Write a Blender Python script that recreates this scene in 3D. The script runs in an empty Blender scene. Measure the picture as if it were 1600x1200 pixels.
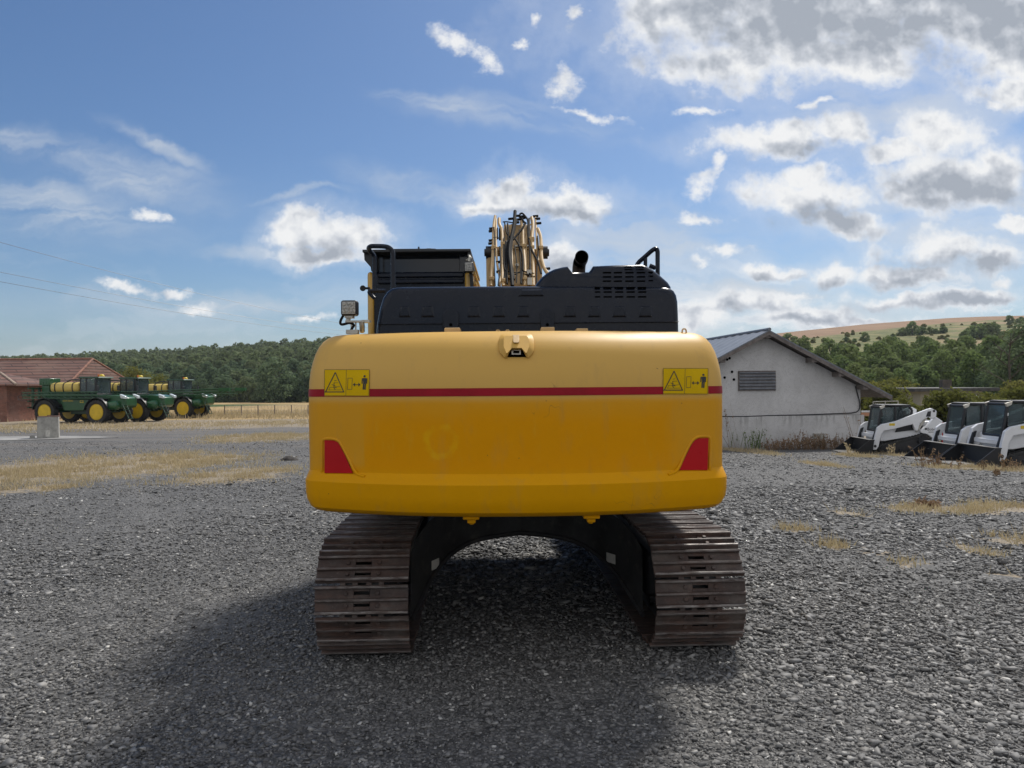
import bpy, math, random
import numpy as np
from mathutils import Vector, Matrix
R = math.radians
scene = bpy.context.scene
C = scene.collection
rnd = random.Random(7)
rng = np.random.default_rng(11)

# ------------------------------------------------------------------ camera
F = 1180.0                       # focal length in pixels of the 1600 px wide photograph
ROLL = R(0.45)
HCAM = 2.0
cd = bpy.data.cameras.new('camera')
cam = bpy.data.objects.new('camera', cd); C.objects.link(cam)
cam.location = (0, 0, HCAM)
cam.rotation_euler = (R(90), ROLL, 0)
cd.sensor_width = 36.0
cd.lens = F/1600*36
cd.clip_start = 0.1; cd.clip_end = 5000
scene.camera = cam
cr, sr = math.cos(ROLL), math.sin(ROLL)

def D(px, py):                   # direction (x per unit y, z per unit y)
    dx, dz = (px-800)/F, (600-py)/F
    return cr*dx+sr*dz, -sr*dx+cr*dz
def P(px, py, Y):
    u, v = D(px, py)
    return Vector((u*Y, Y, HCAM+v*Y))

# ------------------------------------------------------------------ light and sky
SUN_EL, SUN_AZ = R(50), R(29)    # azimuth measured from +Y towards +X
scene.view_settings.view_transform = 'Standard'
scene.view_settings.look = 'None'
scene.view_settings.exposure = 0.35
scene.view_settings.gamma = 1.0
sd = bpy.data.lights.new('sun', 'SUN'); sd.energy = 3.4; sd.angle = R(9.0); sd.color = (1, .95, .87)
so = bpy.data.objects.new('sun', sd); C.objects.link(so)
sdir = Vector((math.sin(SUN_AZ)*math.cos(SUN_EL), math.cos(SUN_AZ)*math.cos(SUN_EL), math.sin(SUN_EL)))
so.rotation_euler = sdir.to_track_quat('Z', 'Y').to_euler()
so.location = (20, 40, 50)

class NT:
    """small wrapper for building node trees"""
    def __init__(s, nt): s.nt = nt; s.n = nt.nodes; s.l = nt.links
    def node(s, t, **kw):
        n = s.n.new(t)
        for k, v in kw.items(): setattr(n, k, v)
        return n
    def put(s, sock, v):
        if isinstance(v, bpy.types.NodeSocket): s.l.new(v, sock)
        else:
            try: sock.default_value = v
            except Exception:
                if hasattr(sock.default_value, '__len__'):
                    v = tuple(v); n = len(sock.default_value)
                    sock.default_value = (v + (1.0,))[:n] if len(v) < n else v[:n]
                else: raise
    def math(s, op, a, b=0.0, c=0.0, clamp=False):
        n = s.node('ShaderNodeMath', operation=op, use_clamp=clamp)
        s.put(n.inputs[0], a); s.put(n.inputs[1], b); s.put(n.inputs[2], c)
        return n.outputs[0]
    def vec(s, op, a, b=(0, 0, 0), c=(0, 0, 0), out=0):
        n = s.node('ShaderNodeVectorMath', operation=op)
        s.put(n.inputs[0], a); s.put(n.inputs[1], b)
        if op == 'MULTIPLY_ADD': s.put(n.inputs[2], c)
        if op == 'LENGTH': return n.outputs['Value']
        return n.outputs[out]
    def smooth(s, x, a, b, lo=0.0, hi=1.0):
        n = s.node('ShaderNodeMapRange', interpolation_type='SMOOTHSTEP')
        s.put(n.inputs['Value'], x); s.put(n.inputs['From Min'], a); s.put(n.inputs['From Max'], b)
        s.put(n.inputs['To Min'], lo); s.put(n.inputs['To Max'], hi)
        return n.outputs[0]
    def noise(s, vec, scale, detail=4.0, rough=.55, out='Fac', lac=2.0, dist=0.0):
        n = s.node('ShaderNodeTexNoise'); n.noise_dimensions = '3D'
        if vec is not None: s.put(n.inputs['Vector'], vec)
        s.put(n.inputs['Scale'], scale); s.put(n.inputs['Detail'], detail); s.put(n.inputs['Roughness'], rough)
        s.put(n.inputs['Lacunarity'], lac); s.put(n.inputs['Distortion'], dist)
        return n.outputs[0] if out == 'Fac' else n.outputs[1]
    def voro(s, vec, scale, feat='F1', out='Distance', rand=1.0):
        n = s.node('ShaderNodeTexVoronoi'); n.feature = feat
        s.put(n.inputs['Vector'], vec); s.put(n.inputs['Scale'], scale); s.put(n.inputs['Randomness'], rand)
        return n.outputs[out]
    def mix(s, f, a, b, blend='MIX'):
        n = s.node('ShaderNodeMix', data_type='RGBA', blend_type=blend)
        s.put(n.inputs[0], f); s.put(n.inputs[6], a); s.put(n.inputs[7], b)
        return n.outputs[2]
    def ramp(s, f, stops):
        n = s.node('ShaderNodeValToRGB'); e = n.color_ramp.elements
        while len(e) < len(stops): e.new(.5)
        for el, (p, c) in zip(e, stops): el.position = p; el.color = (*c, 1) if len(c) == 3 else c
        s.put(n.inputs[0], f)
        return n.outputs[0]
    def sepxyz(s, v):
        n = s.node('ShaderNodeSeparateXYZ'); s.put(n.inputs[0], v); return n.outputs
    def comb(s, x, y, z):
        n = s.node('ShaderNodeCombineXYZ'); s.put(n.inputs[0], x); s.put(n.inputs[1], y); s.put(n.inputs[2], z)
        return n.outputs[0]
    def blobs(s, vec, lst):
        """smallest normalised distance to a list of ellipses (cx, cy, rx, ry, turn)"""
        m = None
        for (cx, cy, rx, ry, *tt) in lst:
            t = tt[0] if tt else 0
            if t:
                rot = s.node('ShaderNodeMapping', vector_type='TEXTURE')
                s.put(rot.inputs['Vector'], vec)
                rot.inputs['Location'].default_value = (cx, cy, 0)
                rot.inputs['Rotation'].default_value = (0, 0, t)
                rot.inputs['Scale'].default_value = (rx, ry, 1)
                q = rot.outputs[0]
            else:
                q = s.vec('MULTIPLY_ADD', vec, (1/rx, 1/ry, 0), (-cx/rx, -cy/ry, 0))
            d = s.vec('LENGTH', q)
            m = d if m is None else s.math('MINIMUM', m, d)
        return m

world = bpy.data.worlds.new('World'); scene.world = world
world.use_nodes = True
w = NT(world.node_tree); w.n.clear()
sky = w.node('ShaderNodeTexSky', sky_type='NISHITA')
sky.sun_disc = False; sky.sun_elevation = SUN_EL; sky.sun_rotation = SUN_AZ
sky.altitude = 200; sky.air_density = 1.0; sky.dust_density = 1.1; sky.ozone_density = 2.2
geo = w.node('ShaderNodeTexCoord').outputs['Generated']
sx, sy, sz = w.sepxyz(geo)
ysafe = w.math('MAXIMUM', w.math('ABSOLUTE', sy), 0.05)
flat = w.comb(w.math('DIVIDE', sx, ysafe), w.math('DIVIDE', sz, ysafe), 0)   # clouds are laid out by bearing and height
wob = w.noise(flat, 12.0, 8, .60, 'Color', dist=.0)
wob2 = w.noise(flat, 3.0, 3, .5, 'Color')
warp = w.vec('ADD', flat, w.vec('ADD', w.vec('MULTIPLY', w.vec('SUBTRACT', wob, (.5, .5, .5)), (.075, .065, 0)),
                               w.vec('MULTIPLY', w.vec('SUBTRACT', wob2, (.5, .5, .5)), (.10, .05, 0))))
def sky_ell(l):
    o = []
    for (cx, cy, rx, ry, *t) in l:
        u, v = D(cx, cy); o.append((u, v, rx/F, ry/F, *t))
    return o
CUMULUS = [(1250, 30, 300, 100), (1500, 10, 260, 105), (1070, 0, 130, 70), (1130, 90, 110, 52), (1310, 95, 150, 48), (1580, 70, 90, 60),
  (1210, 225, 115, 28), (1310, 212, 52, 30), (1385, 240, 55, 22), 
  (1262, 312, 105, 36, -.15), (1262, 285, 42, 26), (1340, 350, 66, 20, -.2), (1460, 215, 80, 42), (1480, 280, 130, 48), (1560, 265, 70, 44), (1420, 300, 70, 24),
  (1195, 417, 58, 15), (1470, 392, 95, 30), (1545, 405, 60, 26), (1305, 430, 52, 22), (1410, 432, 75, 18), (1560, 350, 40, 16),
  (1170, 472, 80, 20), (1260, 495, 110, 18), (1420, 470, 110, 14), (1520, 463, 60, 13), (1090, 490, 60, 30), (1360, 505, 120, 12),
  (790, 300, 66, 32), (880, 315, 92, 26), (745, 318, 36, 18), (866, 398, 46, 28), (480, 362, 52, 30), (545, 368, 70, 36), (520, 395, 90, 18),
  (1580, 130, 60, 30)]
SMALL = [(1100, 283, 38, 22, .5), (1128, 262, 22, 14), (1135, 388, 40, 11), (245, 331, 33, 10), (205, 452, 48, 10), (276, 449, 28, 9), (310, 481, 42, 8), (880, 128, 27, 27, .6), (708, 64, 40, 18, -.6), (760, 100, 26, 20, -.7), (856, 30, 17, 12), (905, 22, 12, 14), (1085, 407, 18, 8), (1270, 170, 30, 8), (812, 68, 16, 9), (500, 492, 40, 7), (930, 180, 60, 7, -.2), (1110, 175, 50, 8), (1545, 155, 30, 10), (1090, 345, 40, 10), (1560, 443, 30, 8), (1230, 460, 40, 9)]
SHADE = [(1270, 35, 270, 62), (1500, 20, 230, 66), (1120, 20, 90, 45), (1478, 300, 115, 24), (1540, 300, 50, 20), (520, 388, 62, 16), (1500, 415, 110, 13), (1400, 440, 70, 10), (1300, 440, 40, 12),
  (890, 328, 70, 10), (1280, 340, 70, 16), (866, 412, 40, 16), (1200, 424, 50, 7), (1240, 500, 90, 8), (1150, 482, 60, 9), (1525, 468, 55, 8), (1420, 478, 80, 8), (1240, 238, 60, 10), (790, 325, 50, 8)]
dm = w.blobs(warp, sky_ell(CUMULUS))
ds = w.blobs(warp, sky_ell(SHADE))
dsm = w.blobs(warp, sky_ell(SMALL))
fb = w.noise(flat, 15.0, 10, .62)
fb2 = w.noise(w.vec('ADD', flat, (.008, .014, 0)), 15.0, 4, .55)      # the same noise a step towards the sun: which side of a puff is lit
dens = w.math('ADD', w.math('SUBTRACT', 1.0, dm), w.math('MULTIPLY', w.math('SUBTRACT', fb, .5), 2.2))
calpha = w.math('MAXIMUM', w.smooth(dens, -.30, .50), w.math('MULTIPLY', w.smooth(dens, -.9, .1), .20))
fbw = w.noise(w.vec('MULTIPLY', flat, (1, 1.25, 1)), 24.0, 9, .68)
calpha = w.math('MAXIMUM', calpha, w.math('MULTIPLY', w.smooth(w.math('ADD', w.math('SUBTRACT', 1.15, dsm), w.math('MULTIPLY', w.math('SUBTRACT', fbw, .5), 3.2)), -.1, 1.15), .95))
fbs = w.noise(flat, 15.0, 4, .55)
relief = w.math('ADD', w.math('MULTIPLY', w.math('SUBTRACT', fbs, fb2), 3.0), w.math('ADD', w.smooth(dens, .1, .9, -.06, .26), w.math('MULTIPLY', w.math('SUBTRACT', fb, .5), -.35)))
big_ = w.noise(flat, 7.0, 8, .6)
shade = w.math('ADD', w.math('MULTIPLY', w.smooth(w.math('ADD', ds, w.math('MULTIPLY', w.math('SUBTRACT', big_, .5), .5)), 1.75, .05), .82), w.math('ADD', relief, w.math('MULTIPLY', w.math('SUBTRACT', big_, .5), .5)), clamp=True)
# thin high cloud
cirv = w.node('ShaderNodeMapping'); w.put(cirv.inputs['Vector'], warp)
cirv.inputs['Rotation'].default_value = (0, 0, R(14)); cirv.inputs['Scale'].default_value = (2.2, 13, 1)
cn = w.noise(cirv.outputs[0], 1.6, 7, .6, dist=.6)
CIR = [(260, 225, 110, 16, -.42), (180, 250, 200, 20, -.15), (700, 175, 120, 12, -.2), (900, 205, 110, 16, -.05), (690, 165, 110, 14, -.2), (60, 225, 160, 22, -.2), (650, 295, 110, 18, -.3), (1150, 470, 300, 60), (380, 470, 260, 20), (810, 187, 210, 30, -.14), (170, 262, 230, 42, -.25), (640, 290, 130, 26, -.2), (480, 306, 80, 8, .12), (380, 385, 90, 14, -.1), (1400, 170, 240, 90, -.2), (80, 320, 220, 60, -.2), (1000, 370, 220, 60, -.1), (1480, 330, 260, 160)]
cd_ = w.blobs(warp, sky_ell(CIR))
cirm = w.math('MULTIPLY', w.smooth(cd_, 1.25, .1), w.smooth(cn, .28, .68))
low = w.math('MULTIPLY', w.smooth(sz, .30, .02), w.smooth(w.noise(cirv.outputs[0], .8, 5, .6), .35, .7))
right = w.smooth(sx, -.25, .55)
cira = w.math('ADD', w.math('MULTIPLY', cirm, .70), w.math('MULTIPLY', low, w.math('ADD', .25, w.math('MULTIPLY', right, .50))), clamp=True)
SKYGAIN = .83
skyc = w.mix(1.0, sky.outputs[0], (.605*SKYGAIN, .725*SKYGAIN, .86*SKYGAIN, 1), 'MULTIPLY')
hue = w.node('ShaderNodeHueSaturation'); w.put(hue.inputs['Color'], skyc); hue.inputs['Saturation'].default_value = 1.04
skyc = hue.outputs[0]
c1 = w.mix(cira, skyc, (4.7, 5.1, 5.6, 1))
bank = w.noise(w.vec('MULTIPLY', warp, (5.0, 17.0, 1)), 1.15, 8, .6)
banka = w.math('MULTIPLY', w.math('MULTIPLY', w.smooth(bank, .50, .60), w.smooth(sz, .20, .06)), w.math('ADD', .14, w.math('MULTIPLY', right, .75)))
c1 = w.mix(banka, c1, w.mix(w.smooth(bank, .56, .70), (6.6, 6.75, 7.0, 1), (4.4, 4.75, 5.3, 1)))
ccol = w.ramp(shade, [(0, (7.0, 7.05, 7.1)), (.25, (6.0, 6.15, 6.4)), (.55, (4.5, 4.75, 5.2)), (1, (3.0, 3.3, 3.8))])
front = w.smooth(sy, .05, .2)
c2 = w.mix(w.math('MULTIPLY', calpha, w.math('MULTIPLY', front, w.smooth(sz, .0, .03, 0.3, 1.0))), c1, ccol)
# behind the camera and overhead: bright broken cloud added as unseen fill light
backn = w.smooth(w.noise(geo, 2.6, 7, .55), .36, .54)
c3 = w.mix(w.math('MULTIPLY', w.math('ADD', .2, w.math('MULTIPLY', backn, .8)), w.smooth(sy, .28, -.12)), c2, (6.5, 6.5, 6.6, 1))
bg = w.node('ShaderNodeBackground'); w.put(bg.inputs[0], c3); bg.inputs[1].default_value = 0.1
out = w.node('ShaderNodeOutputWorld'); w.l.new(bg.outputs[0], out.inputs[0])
try:
    world.cycles.sampling_method = 'MANUAL'; world.cycles.sample_map_resolution = 1024
except Exception: pass
scene.cycles.max_bounces = 6
scene.cycles.diffuse_bounces = 3
scene.cycles.transparent_max_bounces = 12

# ------------------------------------------------------------------ object helpers
def tag(o, label, cat, group=None):
    o['label'] = label; o['category'] = cat
    if group: o['group'] = group
    return o
def empty(name, loc, rz=0, label=None, cat=None, group=None):
    o = bpy.data.objects.new(name, None); C.objects.link(o)
    o.empty_display_size = .3
    o.location = loc; o.rotation_euler = (0, 0, rz)
    if label: tag(o, label, cat, group)
    return o
def copy_tree(o, parent=None):
    c = o.copy(); C.objects.link(c)
    if parent: c.parent = parent
    for ch in list(o.children): copy_tree(ch, c)
    return c

class MB:
    """collects shapes, build() links them as one mesh object"""
    def __init__(s): s.v = []; s.f = []; s.m = []
    def add(s, vs, fs, mi=0):
        o = len(s.v); s.v += [tuple(v) for v in vs]; s.f += [tuple(i+o for i in f) for f in fs]; s.m += [mi]*len(fs)
        return s
    def box(s, x0, x1, y0, y1, z0, z1, mi=0, M=None):
        vs = [Vector((x, y, z)) for z in (z0, z1) for y in (y0, y1) for x in (x0, x1)]
        if M is not None: vs = [M @ v for v in vs]
        return s.add(vs, [(0, 2, 3, 1), (4, 5, 7, 6), (0, 1, 5, 4), (2, 6, 7, 3), (0, 4, 6, 2), (1, 3, 7, 5)], mi)
    def prism(s, poly, vec, mi=0):
        n = len(poly); poly = [Vector(p) for p in poly]; vec = Vector(vec)
        s.add(poly+[p+vec for p in poly], [tuple(range(n-1, -1, -1)), tuple(range(n, 2*n))] + [(i, (i+1) % n, n+(i+1) % n, n+i) for i in range(n)], mi)
        return s
    def loft(s, rings, mi=0, cap=(True, True), closed=True):
        n = len(rings[0]); vs = [p for r in rings for p in r]; fs = []
        for k in range(len(rings)-1):
            for i in range(n if closed else n-1):
                j = (i+1) % n
                fs.append((k*n+i, k*n+j, (k+1)*n+j, (k+1)*n+i))
        if cap[0]: fs.append(tuple(range(n-1, -1, -1)))
        if cap[1]: fs.append(tuple(range((len(rings)-1)*n, len(rings)*n)))
        return s.add(vs, fs, mi)
    def tube(s, pts, r, n=8, mi=0, smooth=0, cap=(True, True)):
        pts = [Vector(p) for p in pts]
        for _ in range(smooth):                       # corner cutting
            q = [pts[0]]
            for a, b in zip(pts[:-1], pts[1:]): q += [a*.75+b*.25, a*.25+b*.75]
            q.append(pts[-1]); pts = q
        rr = r if hasattr(r, '__len__') else [r]*len(pts)
        if len(rr) != len(pts): rr = [rr[0]+(rr[-1]-rr[0])*i/(len(pts)-1) for i in range(len(pts))]
        rings = []; up = None
        for i, p in enumerate(pts):
            t = (pts[min(i+1, len(pts)-1)]-pts[max(i-1, 0)])
            if t.length < 1e-9: t = Vector((0, 0, 1))
            t.normalize()
            if up is None: up = Vector((0, 0, 1)) if abs(t.z) < .9 else Vector((1, 0, 0))
            a = t.cross(up)
            if a.length < 1e-6: a = t.orthogonal()
            a.normalize(); b = a.cross(t).normalized(); up = b
            rings.append([p+(a*math.cos(2*math.pi*k/n)+b*math.sin(2*math.pi*k/n))*rr[i] for k in range(n)])
        return s.loft(rings, mi, cap)
    def cyl(s, p0, p1, r0, r1=None, n=16, mi=0): return s.tube([p0, p1], [r0, r0 if r1 is None else r1], n, mi)
    def rev(s, prof, n=32, mi=0, c=(0, 0, 0), axis='y'):
        """revolve (radius, along-axis) about an axis"""
        rings = []
        for (r, a) in prof:
            ring = []
            for k in range(n):
                t = 2*math.pi*k/n
                q = (r*math.cos(t), a, r*math.sin(t)) if axis == 'y' else ((r*math.cos(t), r*math.sin(t), a) if axis == 'z' else (a, r*math.cos(t), r*math.sin(t)))
                ring.append(Vector(q)+Vector(c))
            rings.append(ring)
        return s.loft(rings, mi)
    def build(s, name, mats, parent=None, off=None, bevel=None, seg=2, ang=35):
        me = bpy.data.meshes.new(name)
        vs = s.v if off is None else [(x-off[0], y-off[1], z-off[2]) for x, y, z in s.v]
        me.from_pydata(vs, [], s.f)
        mats = mats if isinstance(mats, (list, tuple)) else [mats]
        for m in mats: me.materials.append(m)
        if len(mats) > 1: me.polygons.foreach_set('material_index', s.m)
        import bmesh
        bm = bmesh.new(); bm.from_mesh(me); bmesh.ops.recalc_face_normals(bm, faces=bm.faces); bm.to_mesh(me); bm.free()
        me.polygons.foreach_set('use_smooth', [True]*len(me.polygons))
        me.set_sharp_from_angle(angle=R(ang))
        o = bpy.data.objects.new(name, me); C.objects.link(o)
        if parent: o.parent = parent
        if bevel:
            b = o.modifiers.new('bevel', 'BEVEL'); b.width = bevel; b.segments = seg; b.limit_method = 'ANGLE'; b.angle_limit = R(38)
            b.harden_normals = False
        return o
def raw_mesh(name, verts, faces_n, mats, smooth=False, tone=None, mi=None):
    """numpy mesh of equal-sided faces; verts (N,3), faces (M,k)"""
    me = bpy.data.meshes.new(name)
    k = faces_n.shape[1]
    me.vertices.add(len(verts)); me.vertices.foreach_set('co', verts.astype(np.float32).ravel())
    me.loops.add(faces_n.size); me.loops.foreach_set('vertex_index', faces_n.astype(np.int32).ravel())
    me.polygons.add(len(faces_n)); me.polygons.foreach_set('loop_start', np.arange(0, faces_n.size, k, dtype=np.int32))
    for m in (mats if isinstance(mats, (list, tuple)) else [mats]): me.materials.append(m)
    if mi is not None: me.polygons.foreach_set('material_index', mi.astype(np.int32))
    if smooth: me.polygons.foreach_set('use_smooth', np.ones(len(faces_n), bool))
    if tone is not None:
        a = me.attributes.new('tone', 'FLOAT', 'POINT'); a.data.foreach_set('value', tone.astype(np.float32))
    me.update(calc_edges=True)
    return me
def link(name, me, parent=None):
    o = bpy.data.objects.new(name, me); C.objects.link(o)
    if parent: o.parent = parent
    return o

# ------------------------------------------------------------------ materials
def pbr(name, col, rough=.5, metal=0, coat=0, spec=.5, var=.12, vscale=3.0, bump=0, bscale=40, dirt=0, dirtcol=(.06, .05, .04), coords='Object'):
    m = bpy.data.materials.new(name); m.use_nodes = True
    t = NT(m.node_tree); b = t.n['Principled BSDF']
    v = t.node('ShaderNodeTexCoord').outputs[coords]
    n1 = t.noise(v, vscale, 5, .6)
    c = t.mix(t.smooth(n1, .3, .7), tuple(x*(1-var) for x in col)+(1,), tuple(min(1, x*(1+var)) for x in col)+(1,))
    if dirt:
        n2 = t.noise(v, vscale*2.7, 8, .7)
        c = t.mix(t.math('MULTIPLY', t.smooth(n2, .5, .72), dirt), c, (*dirtcol, 1))
    t.put(b.inputs['Base Color'], c)
    t.put(b.inputs['Roughness'], t.math('ADD', rough-.06, t.math('MULTIPLY', t.noise(v, vscale*4, 4), .12)))
    b.inputs['Metallic'].default_value = metal
    b.inputs['Coat Weight'].default_value = coat; b.inputs['Coat Roughness'].default_value = .12
    b.inputs['Specular IOR Level'].default_value = spec
    if bump:
        bn = t.node('ShaderNodeBump'); bn.inputs['Strength'].default_value = bump; bn.inputs['Distance'].default_value = .01
        t.put(bn.inputs['Height'], t.noise(v, bscale, 5, .6)); t.l.new(bn.outputs[0], b.inputs['Normal'])
    return m
M = {}
M['dark_steel'] = pbr('dark_steel', (.022, .022, .024), .55, 0, var=.3, dirt=.5, dirtcol=(.07, .06, .05), bump=.15)
M['hood'] = pbr('hood_plastic', (.005, .0085, .018), .27, 0, spec=.27, var=.1, dirt=.4, dirtcol=(.022, .023, .026), bump=.02)
M['black'] = pbr('black_paint', (.010, .011, .014), .42, var=.2)
M['hole'] = pbr('black_hole', (.0012, .0012, .0012), .95, spec=.02)
M['rubber'] = pbr('rubber', (.018, .018, .018), .75, var=.25, dirt=.5, dirtcol=(.07, .06, .045), bump=.2)
M['hose'] = pbr('black_hose', (.010, .010, .010), .75, spec=.15)
M['dusty_steel'] = pbr('dusty_black_steel', (.034, .034, .034), .7, 0, spec=.25, var=.35, dirt=.7, dirtcol=(.085, .08, .07), bump=.2)
M['boomtan'] = pbr('faded_yellow_paint', (.52, .36, .18), .55, spec=.2, var=.14, vscale=5, dirt=.3, dirtcol=(.2, .13, .06))
M['cabyellow'] = pbr('cab_yellow_paint', (.50, .29, .035), .35, coat=.3)
M['zinc'] = pbr('zinc', (.45, .43, .38), .4, .6, var=.2)
M['red'] = pbr('red_reflector', (.42, .004, .008), .3, spec=.2, var=.08)
M['stripe'] = pbr('red_stripe', (.27, .004, .014), .4, spec=.15, var=.12, vscale=6)
M['sticker'] = pbr('sticker_yellow', (.60, .38, .001), .5, spec=.08, var=.05)
M['ink'] = pbr('ink', (.01, .01, .01), .5)
M['paper'] = pbr('paper', (.55, .53, .48), .6, dirt=.5)
M['pipe'] = pbr('exhaust_steel', (.05, .035, .025), .45, .5, var=.5, vscale=12)
M['lamp_glass'] = pbr('lamp_glass', (.35, .34, .31), .2, var=.4, vscale=60)
M['green'] = pbr('green_paint', (.010, .075, .022), .32, coat=.3, var=.1, dirt=.25, dirtcol=(.06, .06, .04))
M['darkgreen'] = pbr('dark_green_paint', (.008, .045, .018), .4, var=.2, dirt=.3, dirtcol=(.05, .05, .035))
M['rim'] = pbr('yellow_rim', (.62, .42, .012), .4, var=.1, dirt=.15)
M['tank'] = pbr('tank_yellow', (.56, .42, .10), .45, var=.1)
M['white'] = pbr('white_paint', (.72, .73, .75), .3, coat=.3, var=.03, dirt=.12, dirtcol=(.3, .28, .25))
M['concrete'] = pbr('concrete', (.33, .32, .29), .85, var=.2, vscale=4, dirt=.35, dirtcol=(.15, .14, .12), bump=.3)
M['rust'] = pbr('rusty_plate', (.10, .045, .025), .8, var=.4, vscale=8)
M['orange'] = pbr('orange_lens', (.6, .14, .01), .3)
M['headlamp'] = pbr('headlamp', (.55, .6, .62), .15, var=.2, vscale=10)
M['yellow'] = pbr('signal_yellow', (.62, .45, .02), .4)
M['wood'] = pbr('weathered_timber', (.14, .12, .11), .8, var=.3, vscale=6, bump=.4, bscale=15)
M['roofgrey'] = None
def glass(name, col, tr=.35):
    m = bpy.data.materials.new(name); m.use_nodes = True
    t = NT(m.node_tree); b = t.n['Principled BSDF']; o = t.n['Material Output']
    b.inputs['Base Color'].default_value = (*col, 1); b.inputs['Roughness'].default_value = .06
    tb = t.node('ShaderNodeBsdfTransparent'); tb.inputs[0].default_value = (.75, .85, .85, 1)
    mx = t.node('ShaderNodeMixShader'); mx.inputs[0].default_value = tr
    t.l.new(b.outputs[0], mx.inputs[1]); t.l.new(tb.outputs[0], mx.inputs[2]); t.l.new(mx.outputs[0], o.inputs[0])
    return m
M['glass'] = glass('tinted_glass', (.11, .14, .15), .5)
M['darkglass'] = glass('dark_glass', (.008, .012, .02), .1)

def rusty_track():
    m = bpy.data.materials.new('rusty_track_steel'); m.use_nodes = True
    t = NT(m.node_tree); b = t.n['Principled BSDF']
    v = t.node('ShaderNodeTexCoord').outputs['Object']
    oi = t.node('ShaderNodeObjectInfo').outputs['Random']
    vv = t.vec('ADD', v, t.comb(t.math('MULTIPLY', oi, 31.0), t.math('MULTIPLY', oi, 17.0), 0))
    st = t.vec('MULTIPLY', vv, (1, 3, 3))
    n1 = t.noise(st, 6, 8, .65); n2 = t.noise(vv, 45, 5, .7); n3 = t.noise(t.vec('MULTIPLY', vv, (1, 6, 6)), 9, 6, .7)
    c = t.ramp(n1, [(.3, (.016, .012, .011)), (.5, (.05, .03, .024)), (.62, (.085, .045, .032)), (.8, (.12, .085, .065))])
    c = t.mix(t.math('MULTIPLY', t.smooth(n2, .6, .74), .6), c, (.22, .19, .17, 1))
    c = t.mix(t.math('MULTIPLY', oi, .45), c, (.05, .032, .027, 1))
    _, _, z = t.sepxyz(v)
    worn = t.math('MULTIPLY', t.smooth(z, .030, .046), t.smooth(n3, .35, .65))
    c = t.mix(worn, c, (.33, .31, .295, 1))
    dust = t.smooth(t.noise(vv, 2.2, 7, .7), .48, .7)
    c = t.mix(t.math('MULTIPLY', dust, .45), c, (.15, .135, .12, 1))
    t.put(b.inputs['Base Color'], c)
    t.put(b.inputs['Roughness'], t.math('SUBTRACT', .68, t.math('MULTIPLY', worn, .28)))
    t.put(b.inputs['Metallic'], t.math('MULTIPLY', worn, .5))
    bn = t.node('ShaderNodeBump'); bn.inputs['Strength'].default_value = .35; bn.inputs['Distance'].default_value = .01
    t.put(bn.inputs['Height'], n2); t.l.new(bn.outputs[0], b.inputs['Normal'])
    return m
M['track'] = rusty_track()

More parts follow.
